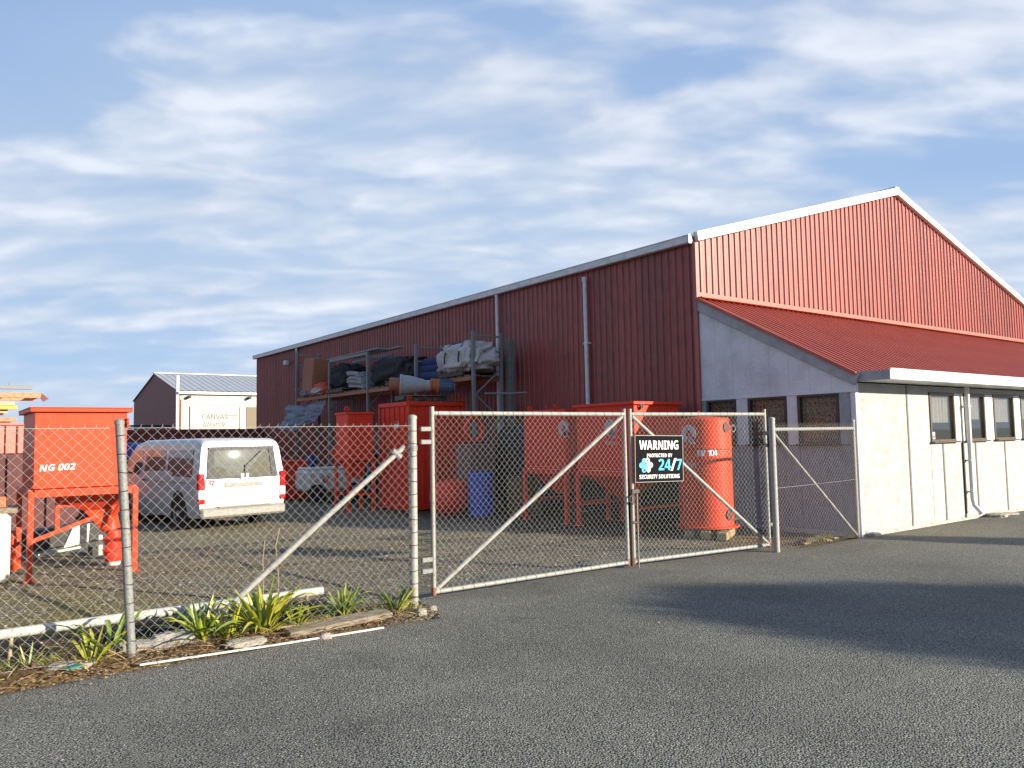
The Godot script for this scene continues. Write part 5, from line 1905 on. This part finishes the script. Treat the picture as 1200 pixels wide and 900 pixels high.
func van() -> void:
	var o := thing("parked_van", "white passenger van parked with its rear window glinting", "van", Vector3(5.28, 0.0, -16.22), deg_to_rad(7.5))
	var fs := [0.0, 0.10, 0.22, 0.42, 0.50, 0.56, 0.90, 0.965, 0.992, 1.0]
	var fx := [0.93, 0.985, 1.0, 1.0, 0.995, 0.985, 0.915, 0.875, 0.79, 0.0]
	var secs := [[0.0, 0.905, 1.78, 0.30], [-0.05, 0.92, 1.82, 0.28], [-0.30, 0.925, 1.85, 0.26], [-1.5, 0.93, 1.86, 0.24], [-3.2, 0.93, 1.85, 0.24], [-3.7, 0.925, 1.78, 0.24], [-4.15, 0.92, 1.48, 0.24], [-4.6, 0.91, 1.16, 0.25], [-4.95, 0.86, 0.98, 0.26], [-5.12, 0.74, 0.85, 0.30]]
	var P := []
	for q in secs:
		var row := []
		for side in [-1, 1]:
			var idx := range(fs.size()) if side == -1 else range(fs.size() - 2, -1, -1)
			for i in idx:
				var y: float = q[3] + (q[2] - q[3]) * fs[i]
				var z: float = q[0]
				if q[0] > -0.4 and y > 1.0:
					z -= (y - 1.0) * 0.15 * (1.0 if q[0] > -0.2 else 0.3)
				row.append(Vector3(side * fx[i] * q[1], y, z))
		P.append(row)
	var s := sh()
	var m: int = P[0].size()
	var nrm := func(j: int, i: int) -> Vector3:
		var a: Vector3 = P[mini(j + 1, P.size() - 1)][i] - P[maxi(j - 1, 0)][i]
		var b: Vector3 = P[j][mini(i + 1, m - 1)] - P[j][maxi(i - 1, 0)]
		var g := a.cross(b).normalized()
		var out: Vector3 = P[j][i] - Vector3(0, 0.9, P[j][i].z)
		return g if g.dot(out) > 0 else -g
	for j in P.size() - 1:
		for i in m - 1:
			s.squad(P[j][i], P[j][i + 1], P[j + 1][i + 1], P[j + 1][i], nrm.call(j, i), nrm.call(j, i + 1), nrm.call(j + 1, i + 1), nrm.call(j + 1, i))
	for j in [0, P.size() - 1]:
		var c := Vector3(0, 0.9, P[j][0].z)
		for i in m - 1:
			s.flat(c, P[j][i], P[j][i + 1], Vector3.BACK if j == 0 else Vector3.FORWARD)
	# floor
	s.quad(Vector3(-0.85, 0.27, -0.1), Vector3(0.85, 0.27, -0.1), Vector3(0.8, 0.27, -5.0), Vector3(-0.8, 0.27, -5.0), Vector3.DOWN)
	part(o, "body", s, M.van_white)
	# tailgate with slightly raised skin
	var tilt := Basis(Vector3.RIGHT, 0.0)
	var zat := func(y: float) -> float: return 0.012 - maxf(y - 1.0, 0.0) * 0.15
	s = sh()
	var tg := [Vector2(-0.78, 0.48), Vector2(0.78, 0.48), Vector2(0.80, 1.02), Vector2(-0.80, 1.02)]
	s.at(Vector3(0, 0, 0.0))
	s.prism(PackedVector2Array(tg), -0.01, 0.016)
	var tgm := part(o, "tailgate", s, M.van_white)
	# rear window: curved from side to side
	s = sh()
	var n := 18
	for i in n:
		for j in 4:
			var q := []
			var nq := []
			for w in [[i, j], [i + 1, j], [i + 1, j + 1], [i, j + 1]]:
				var t: float = -1.0 + 2.0 * w[0] / n
				var y: float = 1.06 + 0.60 * w[1] / 4.0
				var x: float = t * (0.76 - 0.06 * w[1] / 4.0)
				q.append(Vector3(x, y, zat.call(y) + 0.022 - 0.03 * t * t))
				nq.append(Vector3(0.10 * t, 0.03 + 0.16 * w[1] / 4.0, 1).normalized())
			s.squad(q[0], q[1], q[2], q[3], nq[0], nq[1], nq[2], nq[3])
	var rw := part(o, "rear_window", s, M.van_rear_glass)
	s = sh()
	for side in [-1.0, 1.0]:
		s.quad(Vector3(side * 0.76, 1.06, zat.call(1.06) + 0.006), Vector3(side * 0.62, 1.06, zat.call(1.06) + 0.018), Vector3(side * 0.58, 1.66, zat.call(1.66) + 0.018), Vector3(side * 0.70, 1.66, zat.call(1.66) + 0.006), Vector3.BACK)
	s.at(Vector3(0, 0, 0.012))
	s.quad(Vector3(-0.70, 1.61, zat.call(1.61) + 0.016), Vector3(0.70, 1.61, zat.call(1.61) + 0.016), Vector3(0.70, 1.675, zat.call(1.67) + 0.014), Vector3(-0.70, 1.675, zat.call(1.67) + 0.014), Vector3.BACK)
	s.quad(Vector3(-0.76, 1.04, zat.call(1.04) + 0.012), Vector3(0.76, 1.04, zat.call(1.04) + 0.012), Vector3(0.76, 1.085, zat.call(1.085) + 0.014), Vector3(-0.76, 1.085, zat.call(1.085) + 0.014), Vector3.BACK)
	part(rw, "ceramic_edge", s, M.black)
	s = sh()
	s.beam(Vector3(0.02, 1.05, 0.045), Vector3(0.04, 1.30, 0.01), 0.03, 0.02, 0.004)
	s.beam(Vector3(0.04, 1.28, 0.012), Vector3(0.40, 1.58, -0.025), 0.014, 0.014)
	part(rw, "wiper", s, M.black)
	s = sh()
	s.box(Vector3(0.02, 1.05, 0.02), Vector3(0.18, 0.16, 0.03), 0.02)
	part(tgm, "badge_panel", s, M.van_white)
	s = sh()
	s.box(Vector3(0.0, 0.905, 0.022), Vector3(0.80, 0.075, 0.02), 0.008)
	part(tgm, "grip_strip", s, M.bumper)
	s = sh()
	s.box(Vector3(0.0, 0.74, 0.018), Vector3(0.40, 0.12, 0.008), 0.003)
	part(tgm, "number_plate", s, M.lamp_white)
	logo(tgm, Vector3(-0.66, 0.97, 0.0185), Basis(), 0.055, M.logo_red)
	logo(tgm, Vector3(0.02, 1.05, 0.037), Basis(), 0.05, M.rim_grey)
	for side in [-1.0, 1.0]:
		s = sh()
		s.box(Vector3(side * 0.865, 0.99, -0.03), Vector3(0.13, 0.32, 0.12), 0.02)
		s.box(Vector3(side * 0.865, 0.60, -0.03), Vector3(0.128, 0.09, 0.12), 0.015)
		var l := part(o, "tail_lamp", s, M.lamp_red)
		s = sh()
		s.box(Vector3(side * 0.865, 0.735, -0.03), Vector3(0.126, 0.18, 0.118), 0.015)
		part(l, "reversing_lens", s, M.lamp_white)
	s = sh()
	s.box(Vector3(0, 0.37, 0.02), Vector3(1.80, 0.20, 0.16), 0.04)
	s.box(Vector3(0, 0.475, 0.04), Vector3(1.10, 0.03, 0.12), 0.012)
	part(o, "rear_bumper", s, M.bumper)
	s = sh()
	s.box(Vector3(0, 0.28, -5.08), Vector3(1.6, 0.24, 0.14), 0.04)
	part(o, "front_bumper", s, M.bumper)
	# side glass, set just proud of the body side
	for side in [-1.0, 1.0]:
		var nm := Vector3(side, 0.22, 0).normalized()
		for q in [[-0.32, -1.62], [-1.72, -2.95], [-3.05, -3.85]]:
			s = sh()
			var ya := 1.08
			var yb := 1.62
			var xa: float = 0.922
			var xb2: float = 0.868
			var z0: float = q[0]
			var z1: float = q[1]
			var pts := [Vector3(side * xa, ya, z0), Vector3(side * xa, ya, z1 - (0.35 if z1 < -3.5 else 0.0)), Vector3(side * xb2, yb, z1 + (0.05 if z1 < -3.5 else 0.0)), Vector3(side * xb2, yb, z0 - 0.06)]
			s.quad(pts[0], pts[1], pts[2], pts[3], nm)
			for k in 4:
				var a: Vector3 = pts[k]
				var b: Vector3 = pts[(k + 1) % 4]
				s.quad(a, b, b - nm * 0.05, a - nm * 0.05, (a + b) / 2 - (pts[0] + pts[2]) / 2)
			part(o, "side_window", s, M.van_glass)
		s = sh()
		s.beam(Vector3(side * 0.934, 0.96, -0.3), Vector3(side * 0.934, 0.96, -3.1), 0.012, 0.016)
		part(o, "door_track", s, M.bumper)
		s = sh()
		s.box(Vector3(side * 0.938, 0.98, -2.85), Vector3(0.03, 0.05, 0.2), 0.01)
		part(o, "door_handle", s, M.bumper)
		s = sh()
		s.beam(Vector3(side * 0.92, 1.10, -3.75), Vector3(side * 1.05, 1.16, -3.8), 0.03, 0.03)
		s.box(Vector3(side * 1.08, 1.24, -3.82), Vector3(0.17, 0.28, 0.09), 0.03)
		part(o, "mirror", s, M.black)
		for z in [-0.98, -4.1]:
			var ax := Basis(Vector3.BACK, -side * PI / 2)
			s = sh()
			s.lathe([[0.40, -0.25], [0.40, 0.004], [0.0, 0.004]], 24, ax, Vector3(side * 0.925, 0.40, z))
			part(o, "wheel_arch", s, M.black)
			s = sh()
			s.lathe([[0.19, 0.0], [0.30, -0.01], [0.335, -0.03], [0.34, -0.06], [0.34, -0.19]], 26, ax, Vector3(side * 0.945, 0.34, z))
			var wh := part(o, "wheel", s, M.rubber)
			s = sh()
			s.lathe([[0.19, 0.0], [0.175, -0.03], [0.06, -0.02], [0.05, 0.0], [0.0, 0.0]], 20, ax, Vector3(side * 0.945, 0.34, z))
			part(wh, "rim", s, M.rim_grey)
	s = sh()
	var wa := [Vector3(-0.78, 1.74, -3.78), Vector3(0.78, 1.74, -3.78), Vector3(0.84, 1.18, -4.62), Vector3(-0.84, 1.18, -4.62)]
	s.quad(wa[0], wa[1], wa[2], wa[3], Vector3(0, 0.8, -0.6))
	part(o, "windscreen", s, M.van_glass)


func far_building() -> void:
	var x0 := 11.85
	var z0 := -48.0
	var o := thing("cream_building", "distant cream fronted shed with grey ribbed roof and a white sign", "building", Vector3(15.8, -0.583, -64.0))
	o.scale = Vector3.ONE * 1.3333
	var L := 14.0
	var D := 11.9
	var ev := 4.72
	var rz := -5.7
	var rd := 6.25
	# gable wall facing -x
	var s := sh()
	s.at(Vector3.ZERO, Basis(Vector3.FORWARD, Vector3.UP, Vector3.RIGHT))
	s.prism(PackedVector2Array([Vector2(0, 0), Vector2(D, 0), Vector2(D, 4.75), Vector2(-rz, rd), Vector2(0, ev)]), 0.0, 0.1)
	part(o, "gable_wall", s, M.brown_clad)
	s = sh()
	s.box(Vector3(L / 2 + 0.05, 2.0, -0.05), Vector3(L - 0.1, 4.0, 0.1))
	part(o, "front_wall", s, M.cream)
	s = sh()
	s.box(Vector3(L / 2 + 0.05, 4.36, -0.03), Vector3(L - 0.1, 0.70, 0.12), 0.006)
	part(o, "upper_band", s, M.cream)
	clad(o, "roof_sheet", Vector3(-0.1, rd, rz), Vector3.RIGHT, Vector3(0, ev - rd + 0.1, -rz + 0.15).normalized(), Vector3(0, 0.965, 0.26), 0.0, L + 0.2, func(_q): return 0.0, func(_q): return Vector2(rd - ev, -rz + 0.15).length(), ["zinc_roof"], 0.38, 0.022, 1.52)
	s = sh()
	s.quad(Vector3(-0.1, rd, rz), Vector3(L, rd, rz), Vector3(L, 4.75, -D - 0.1), Vector3(-0.1, 4.75, -D - 0.1), Vector3.UP)
	part(o, "rear_roof", s, M.zinc_roof)
	s = sh()
	s.box(Vector3(L / 2, ev - 0.02, 0.2), Vector3(L + 0.1, 0.16, 0.14), 0.01)
	s.box(Vector3(L / 2, rd + 0.04, rz), Vector3(L + 0.2, 0.06, 0.3), 0.01)
	part(o, "gutter", s, M.white_trim)
	s = sh()
	s.box(Vector3(-0.06, 2.9, 0.05), Vector3(0.16, 5.6, 0.16), 0.02)
	part(o, "corner_pipe", s, M.white_trim)
	s = sh()
	s.box(Vector3(0.14, 2.0, 0.02), Vector3(0.06, 4.6, 0.06))
	part(o, "corner_strip", s, M.rust)
	s = sh()
	s.box(Vector3(2.05, 3.05, 0.05), Vector3(2.8, 1.75, 0.06), 0.006)
	var b := part(o, "sign_board", s, M.board_white)
	words(b, "lettering", "CANVAS", 0.30, Vector3(2.05, 3.30, 0.082), M.sign_ink, false)
	words(b, "lettering", "lifestyle", 0.26, Vector3(2.05, 2.86, 0.082), M.sign_ink, false, "Droid Serif", 1.0, 0.25)
	s = sh()
	for k in 2:
		s.box(Vector3(3.05, 3.38 - 0.14 * k, 0.0825), Vector3(0.7, 0.03, 0.004))
	part(b, "printed_lines", s, M.sign_ink)
	for dx in [[3.72, 0.35], [4.3, 0.75]]:
		s = sh()
		s.box(Vector3(dx[0], 2.9, 0.03), Vector3(dx[1], 2.0, 0.05), 0.006)
		part(o, "door_panel", s, M.tank_white if dx[1] < 0.5 else M.timber_grey)
	for x in [0.55, 4.05]:
		s = sh()
		s.box(Vector3(x, 4.45, 0.2), Vector3(0.16, 0.14, 0.34), 0.02)
		s.beam(Vector3(x + 0.15, 4.5, 0.03), Vector3(x, 4.5, 0.2), 0.04, 0.04)
		part(o, "wall_lamp", s, M.black)
	s = sh()
	s.box(Vector3(L - 0.05, 2.3, -D / 2), Vector3(0.1, 4.6, D - 0.2))
	s.box(Vector3(L / 2, 2.3, -D + 0.05), Vector3(L - 0.2, 4.6, 0.1))
	part(o, "rear_wall", s, M.brown_clad)


# ---------------------------------------------------------------- plants and litter
func strap_leaf(length: float, width: float, lift: float, droop: float) -> Shape:
	var s := sh()
	var n := 7
	var L := []
	for i in n + 1:
		var t := float(i) / n
		var x := length * (t * cos(lift) * (1.0 + 0.1 * t) + 0.0)
		var y := length * (t * sin(lift) - droop * t * t * t)
		var w := width * (0.55 + 0.9 * t) * (1.0 - pow(t, 2.6))
		L.append([Vector3(x, y, -w / 2), Vector3(x, y - w * 0.22, 0), Vector3(x, y, w / 2)])
	for i in n:
		for k in 2:
			s.quad(L[i][k], L[i][k + 1], L[i + 1][k + 1], L[i + 1][k], Vector3.UP)
	return s


func plants() -> void:
	rng.seed = 90210
	var leaf := []
	for k in 6:
		leaf.append(strap_leaf(0.34 + 0.03 * k, 0.026 + 0.002 * k, [1.3, 1.1, 0.85, 1.15, 0.6, 1.0][k], [0.10, 0.22, 0.32, 0.40, 0.35, 0.5][k]).mesh())
	var spots := [
		[Vector3(1.26, 0.05, -7.14), 1.35, 15, "flax plant at the foot of the leaning fence post", [1, 2, 1, 0]],
		[Vector3(1.98, 0.06, -7.12), 1.2, 34, "flax plant between the leaning post and the yellowest clump", [1, 2, 0, 1]],
		[Vector3(2.47, 0.06, -7.06), 1.5, 60, "largest and yellowest flax clump in front of the brace foot", [0, 0, 1, 3]],
		[Vector3(3.32, 0.05, -7.22), 1.0, 34, "low green flax clump behind the grey plank", [1, 0, 1, 2]],
		[Vector3(3.78, 0.04, -7.02), 1.0, 26, "drooping green flax clump at the foot of the gate post", [2, 1, 1, 3]],
		[Vector3(2.10, 0.03, -7.60), 0.9, 14, "small dark flax plant behind the mesh near the pipe barrier", [2, 2, 1, 3]],
		[Vector3(2.16, 0.06, -7.02), 1.0, 22, "flax plant touching the left side of the yellowest clump", [0, 1, 0, 3]],
		[Vector3(2.80, 0.05, -7.10), 0.8, 16, "small flax tuft between the yellowest clump and the grey plank", [0, 1, 2, 0]],
		[Vector3(1.10, 0.05, -6.98), 1.0, 14, "wilting flax plant with a brown stump left of the leaning post", [3, 1, 0, 3]],
		[Vector3(0.70, 0.05, -7.15), 0.62, 14, "small flax tuft in the dry grass at the picture edge", [1, 2, 3, 0]],
	]
	for sp in spots:
		var o := thing("flax_plant", sp[3], "plant", sp[0], 0.0, "flax plants along the fence")
		for i in sp[2]:
			var m: int = rng.randi_range(0, 5)
			var l := put(o, "leaf", leaf[m], M["leaf%d" % sp[4][rng.randi_range(0, 3)]])
			var sc: float = sp[1] * rng.randf_range(0.7, 1.15)
			var yaw := rng.randf() * TAU
			l.transform = Transform3D(Basis(Vector3.UP, yaw) * Basis(Vector3.RIGHT, rng.randf_range(-0.4, 0.4)) * Basis.from_scale(Vector3.ONE * sc), Vector3(cos(yaw), 0, -sin(yaw)) * rng.randf_range(0.0, 0.05) * sp[1])
		var st := sh()
		for i in 8:
			var a := rng.randf() * TAU
			st.tube([Vector3(cos(a) * 0.03, -0.05, sin(a) * 0.03), Vector3(cos(a) * 0.035, 0.05, sin(a) * 0.035)], 0.014, 6)
		part(o, "base", st, M.straw1)
	# thin dry stems standing in the big clump
	for k in 2:
		var st := sh()
		st.tube([Vector3(0, 0, 0), Vector3(0.01, 0.45, 0.01), Vector3(0.005 - 0.02 * k, 0.62 + 0.12 * k, 0.0), Vector3(0.03, 0.80 + 0.1 * k, -0.02)], 0.0035, 5)
		var t := part(self, "dry_stem", st, M.straw2)
		t.position = Vector3(2.52 + 0.14 * k, 0.05, -7.2)
		tag(t, ["thin pale seed stem rising from the yellow flax clump", "second thin seed stem just right of the yellow flax clump"][k], "stem")
	# dry litter and grass along the verge
	for k in 3:
		var mm := MultiMesh.new()
		mm.transform_format = MultiMesh.TRANSFORM_3D
		var count := [300, 420, 220][k] as int
		mm.instance_count = count
		mm.mesh = strap_leaf(0.20, 0.010, 0.25, 0.12).mesh(M["straw%d" % k])
		for i in count:
			var x := rng.randf_range(-0.6, 4.1)
			var clump := [1.2, 0.75, 2.45, 1.9, 3.6][rng.randi_range(0, 4)] as float
			if rng.randf() < 0.6:
				x = clump + rng.randfn(0.0, 0.22)
			var z := clampf(-7.0 + rng.randfn(0.0, 0.14), -7.4, -6.68)
			var b := Basis(Vector3.UP, rng.randf() * TAU) * Basis(Vector3.RIGHT, rng.randf_range(-0.7, 0.7)) * Basis(Vector3.BACK, rng.randf_range(-0.3, 0.35)) * Basis.from_scale(Vector3.ONE * rng.randf_range(0.45, 1.1))
			mm.set_instance_transform(i, Transform3D(b, Vector3(minf(x, 4.05), 0.045 + rng.randf() * 0.03, z)))
		var o := MultiMeshInstance3D.new()
		o.name = numbered("dry_litter")
		o.multimesh = mm
		add_child(o, true)
		tag(o, ["tan dry leaf litter along the fence foot", "brown dry leaf litter along the fence foot", "straw coloured grass blades along the fence foot"][k], "litter")
		o.set_meta("kind", "stuff")
	# green and yellow grass blades between the flax clumps
	for k in 2:
		var mm := MultiMesh.new()
		mm.transform_format = MultiMesh.TRANSFORM_3D
		mm.instance_count = 420
		mm.mesh = strap_leaf(0.17, 0.008, 1.0, 0.35).mesh(M["leaf%d" % [1, 3][k]])
		var tufts := [0.3, 0.62, 0.86, 1.08, 1.55, 1.75, 2.2, 2.8, 3.05, 3.5, 3.62, 3.95, 11.2, 11.6, 12.0]
		for i in 420:
			var tx: float = tufts[rng.randi_range(0, tufts.size() - 1)]
			var tz := -7.12 + 0.14 * sin(tx * 7.0)
			var yaw := rng.randf() * TAU
			var b := Basis(Vector3.UP, yaw) * Basis(Vector3.RIGHT, rng.randf_range(-0.5, 0.5)) * Basis.from_scale(Vector3.ONE * rng.randf_range(0.35, 1.1))
			mm.set_instance_transform(i, Transform3D(b, Vector3(tx + rng.randfn(0, 0.06), 0.04, tz + rng.randfn(0, 0.05))))
		var o := MultiMeshInstance3D.new()
		o.name = numbered("weed_grass")
		o.multimesh = mm
		add_child(o, true)
		tag(o, ["short green grass blades between the flax clumps", "yellowing grass blades between the flax clumps"][k], "grass")
		o.set_meta("kind", "stuff")
	# loose stones
	var rock := sh()
	var rp := [Vector3(1, 0.1, 0), Vector3(-0.9, 0, 0.1), Vector3(0.1, 0.62, 0.1), Vector3(0, -0.5, 0), Vector3(0.1, 0.0, 0.85), Vector3(-0.1, 0.1, -0.8)]
	for a in [0, 1]:
		for b in [2, 3]:
			for c in [4, 5]:
				rock.flat(rp[a], rp[b], rp[c], rp[a] + rp[b] + rp[c])
	for k in 3:
		var mm := MultiMesh.new()
		mm.transform_format = MultiMesh.TRANSFORM_3D
		var count := [2600, 900, 2200][k] as int
		mm.instance_count = count
		mm.mesh = rock.mesh(M.concrete if k == 0 else M.timber_grey if k == 1 else M.concrete)
		for i in count:
			var p := Vector3()
			var sc := 0.0
			if k == 0:
				p = Vector3(rng.randf_range(-1.5, 10.0), 0.0, -8.0 - 8.0 * pow(rng.randf(), 1.5))
				sc = rng.randf_range(0.006, 0.02) if rng.randf() < 0.93 else rng.randf_range(0.02, 0.035)
			elif k == 1:
				p = Vector3(rng.randf_range(0.0, 4.2), 0.045, -6.95 + rng.randfn(0, 0.14))
				sc = rng.randf_range(0.006, 0.022)
			else:
				p = Vector3(rng.randf_range(-0.5, 14.0), 0.032, -6.68 + 5.0 * pow(rng.randf(), 3.5))
				sc = rng.randf_range(0.003, 0.008) if rng.randf() < 0.96 else rng.randf_range(0.008, 0.016)
			mm.set_instance_transform(i, Transform3D(Basis(Vector3.UP, rng.randf() * TAU) * Basis.from_scale(Vector3(sc, sc * rng.randf_range(0.5, 0.9), sc * rng.randf_range(0.7, 1.2))), p))
		var o := MultiMeshInstance3D.new()
		o.name = numbered("loose_stones")
		o.multimesh = mm
		add_child(o, true)
		tag(o, ["loose gravel stones scattered over the yard", "small stones in the soil along the fence foot", "loose chips scattered on the asphalt"][k], "stones")
		o.set_meta("kind", "stuff")


func verge_things() -> void:
	# plank, batten, rubble
	var s := sh()
	s.box(Vector3.ZERO, Vector3(1.02, 0.05, 0.17), 0.008)
	var o := part(self, "grey_plank", s, M.timber_grey)
	o.position = Vector3(3.14, 0.075, -6.90)
	o.rotation = Vector3(0.10, 0.02, 0.03)
	tag(o, "weathered grey plank lying in front of the low green flax clump", "plank")
	s = sh()
	s.box(Vector3.ZERO, Vector3(0.95, 0.022, 0.05), 0.004)
	o = part(self, "narrow_batten", s, M.timber_pale)
	o.position = Vector3(3.05, 0.09, -7.02)
	o.rotation = Vector3(0, -0.04, 0.02)
	tag(o, "narrow pale batten lying behind the weathered grey plank", "batten")
	s = sh()
	s.beam(Vector3(1.40, 0.045, -6.74), Vector3(2.45, 0.046, -6.62), 0.02, 0.016, 0.003)
	s.beam(Vector3(2.45, 0.046, -6.62), Vector3(3.42, 0.044, -6.57), 0.02, 0.016, 0.003)
	tag(part(self, "white_strip", s, M.batten), "long thin white edging strip along the asphalt edge", "edging strip")
	rng.seed = 4242
	var lumps := [
		[Vector3(1.48, 0.07, -7.22), Vector3(0.30, 0.05, 0.09), "long pale concrete lump beside the foot of the leaning post"],
		[Vector3(1.78, 0.08, -7.20), Vector3(0.20, 0.07, 0.10), "pale broken concrete slab just right of the leaning post"],
		[Vector3(2.02, 0.08, -7.24), Vector3(0.09, 0.06, 0.08), "rounded concrete lump left of the yellow flax clump"],
		[Vector3(2.24, 0.06, -6.82), Vector3(0.16, 0.03, 0.09), "flat pale stone in front of the yellow flax clump"],
		[Vector3(2.87, 0.045, -6.60), Vector3(0.05, 0.03, 0.04), "small stone beside the white edging strip"],
		[Vector3(3.98, 0.05, -6.86), Vector3(0.05, 0.035, 0.04), "grey stone at the foot of the gate post"],
		[Vector3(4.15, 0.05, -6.92), Vector3(0.04, 0.03, 0.04), "small broken stone right of the gate post foot"],
		[Vector3(0.95, 0.06, -6.98), Vector3(0.16, 0.035, 0.08), "pale flat stone in the dry grass left of the leaning post"],
		[Vector3(16.95, 0.04, -6.78), Vector3(0.24, 0.05, 0.16), "concrete splash block under the office downpipe"],
		[Vector3(17.4, 0.04, -6.82), Vector3(0.30, 0.03, 0.12), "flat broken concrete right of the splash block"],
		[Vector3(12.55, 0.05, -6.88), Vector3(0.09, 0.04, 0.06), "rubble lump at the white office corner"],
	]
	for l in lumps:
		var q := part(self, "concrete_lump" if l[0].x < 16 else "splash_block", blob(l[1], 0.14, 1.6, rng.randi() % 1000), M.concrete)
		q.position = l[0]
		q.rotation.y = rng.randf_range(-0.4, 0.4)
		tag(q, l[2], "stone" if l[0].x < 16 else "concrete")
	s = sh()
	s.box(Vector3.ZERO, Vector3(0.12, 0.015, 0.07), 0.005)
	o = part(self, "green_scrap", s, M.jade)
	o.position = Vector3(0.96, 0.085, -6.86)
	o.rotation = Vector3(0.1, 0.3, 0.05)
	tag(o, "flat green plastic scrap lying in the dry grass", "scrap")
	# leaf heap and pale cardboard by the right panel
	for k in 5:
		s = sh()
		s.box(Vector3.ZERO, Vector3(0.16 + 0.05 * k, 0.02, 0.07 + 0.01 * k), 0.004)
		o = part(self, "timber_scrap", s, M.timber_pale)
		o.position = Vector3(11.05 + 0.16 * k, 0.03 + 0.008 * k, -7.18 - 0.05 * (k % 3))
		o.rotation = Vector3(0.05, 0.4 * k, 0.06 * (k % 2))
		tag(o, ["smallest", "second smallest", "middle sized", "second largest", "largest"][k] + " yellowish timber scrap under the short mesh panel", "scrap", "timber scraps under the mesh panel")


# ---------------------------------------------------------------- trees out of the frame that throw the shadows
func tree(p: Vector3, h: float, r: float, low: float, label: String, seed_: int, n: int, stretch := 1.0) -> void:
	rng.seed = seed_
	var o := thing("garden_tree", label, "tree", p)
	var s := sh()
	s.tube([Vector3(0, -0.1, 0), Vector3(0.05, h * 0.35, 0.03), Vector3(-0.04, h * 0.7, 0), Vector3(0, h * 0.95, 0)], 0.02 * h + 0.03, 10, 0.02)
	for k in 9:
		var a := k * 2.4
		var y := low + (h - low) * (0.1 + 0.08 * k)
		s.tube([Vector3(0, y - 0.25, 0), Vector3(cos(a) * r * 0.5, y, sin(a) * r * 0.5), Vector3(cos(a) * r * 0.85, y + 0.25, sin(a) * r * 0.85)], 0.04, 6, 0.012)
	part(o, "trunk", s, M.bark)
	var c := sh()
	for i in n:
		var t := rng.randf()
		var a := rng.randf() * TAU
		var y := low + (h - low) * t
		var rr := r * sqrt(sin(PI * clampf(0.12 + 0.86 * t, 0, 1))) * pow(rng.randf(), 0.45)
		var q := Vector3(cos(a) * rr, y, sin(a) * rr)
		var d := Vector3(cos(a), rng.randf_range(-0.2, 0.9), sin(a)).normalized().rotated(Vector3.UP, rng.randf_range(-0.7, 0.7))
		var w := d.cross(Vector3.UP).normalized() * rng.randf_range(0.03, 0.05)
		var l := rng.randf_range(0.25, 0.5) * stretch
		c.flat(q - w, q + w, q + d * l, Vector3.UP)
	part(o, "crown", c, M.crown)


func _ready() -> void:
	# camera
	var cam := Camera3D.new()
	cam.name = "camera"
	cam.fov = 52.03
	cam.near = 0.05
	cam.far = 6000.0
	add_child(cam)
	cam.basis = Basis(Vector3.UP, deg_to_rad(-36.9)) * Basis(Vector3.RIGHT, deg_to_rad(3.9)) * Basis(Vector3.BACK, deg_to_rad(-1.05))
	cam.position = Vector3(0, 1.75, 0)
	cam.current = true
	# sky and sun
	var we := WorldEnvironment.new()
	we.name = "environment"
	var env := Environment.new()
	env.background_mode = Environment.BG_SKY
	var sky := Sky.new()
	var pan := PanoramaSkyMaterial.new()
	pan.panorama = sky_image()
	sky.sky_material = pan
	env.sky = sky
	env.tonemap_mode = Environment.TONE_MAPPER_LINEAR
	env.tonemap_exposure = 2.1
	env.sdfgi_enabled = true
	env.ssao_enabled = true
	env.ssil_enabled = true
	we.environment = env
	add_child(we)
	var sun := DirectionalLight3D.new()
	sun.name = "sun"
	sun.light_energy = 1.6
	sun.light_color = Color(1.0, 0.96, 0.885)
	sun.light_angular_distance = 0.5
	sun.shadow_enabled = true
	sun.directional_shadow_max_distance = 120.0
	add_child(sun)
	var az := deg_to_rad(30.5)
	var el := deg_to_rad(15.0)
	var to_sun := Vector3(sin(az) * cos(el), sin(el), cos(az) * cos(el))
	sun.basis = Basis.looking_at(-to_sun, Vector3.UP)

	materials()
	ground()
	warehouse()
	annex()
	far_building()
	fences()
	warning_sign()
	rail_barrier()
	yard()
	racking()
	plants()
	verge_things()
	tree(Vector3(16.3, 0, 11.1), 4.95, 2.1, 1.7, "bushy evergreen tree on the near side of the apron, out of the picture", 71, 15000, 1.3)
	tree(Vector3(18.8, 0, 4.05), 3.35, 0.55, 0.5, "narrow clipped conifer facing the office front, out of the picture", 72, 5000, 0.6)
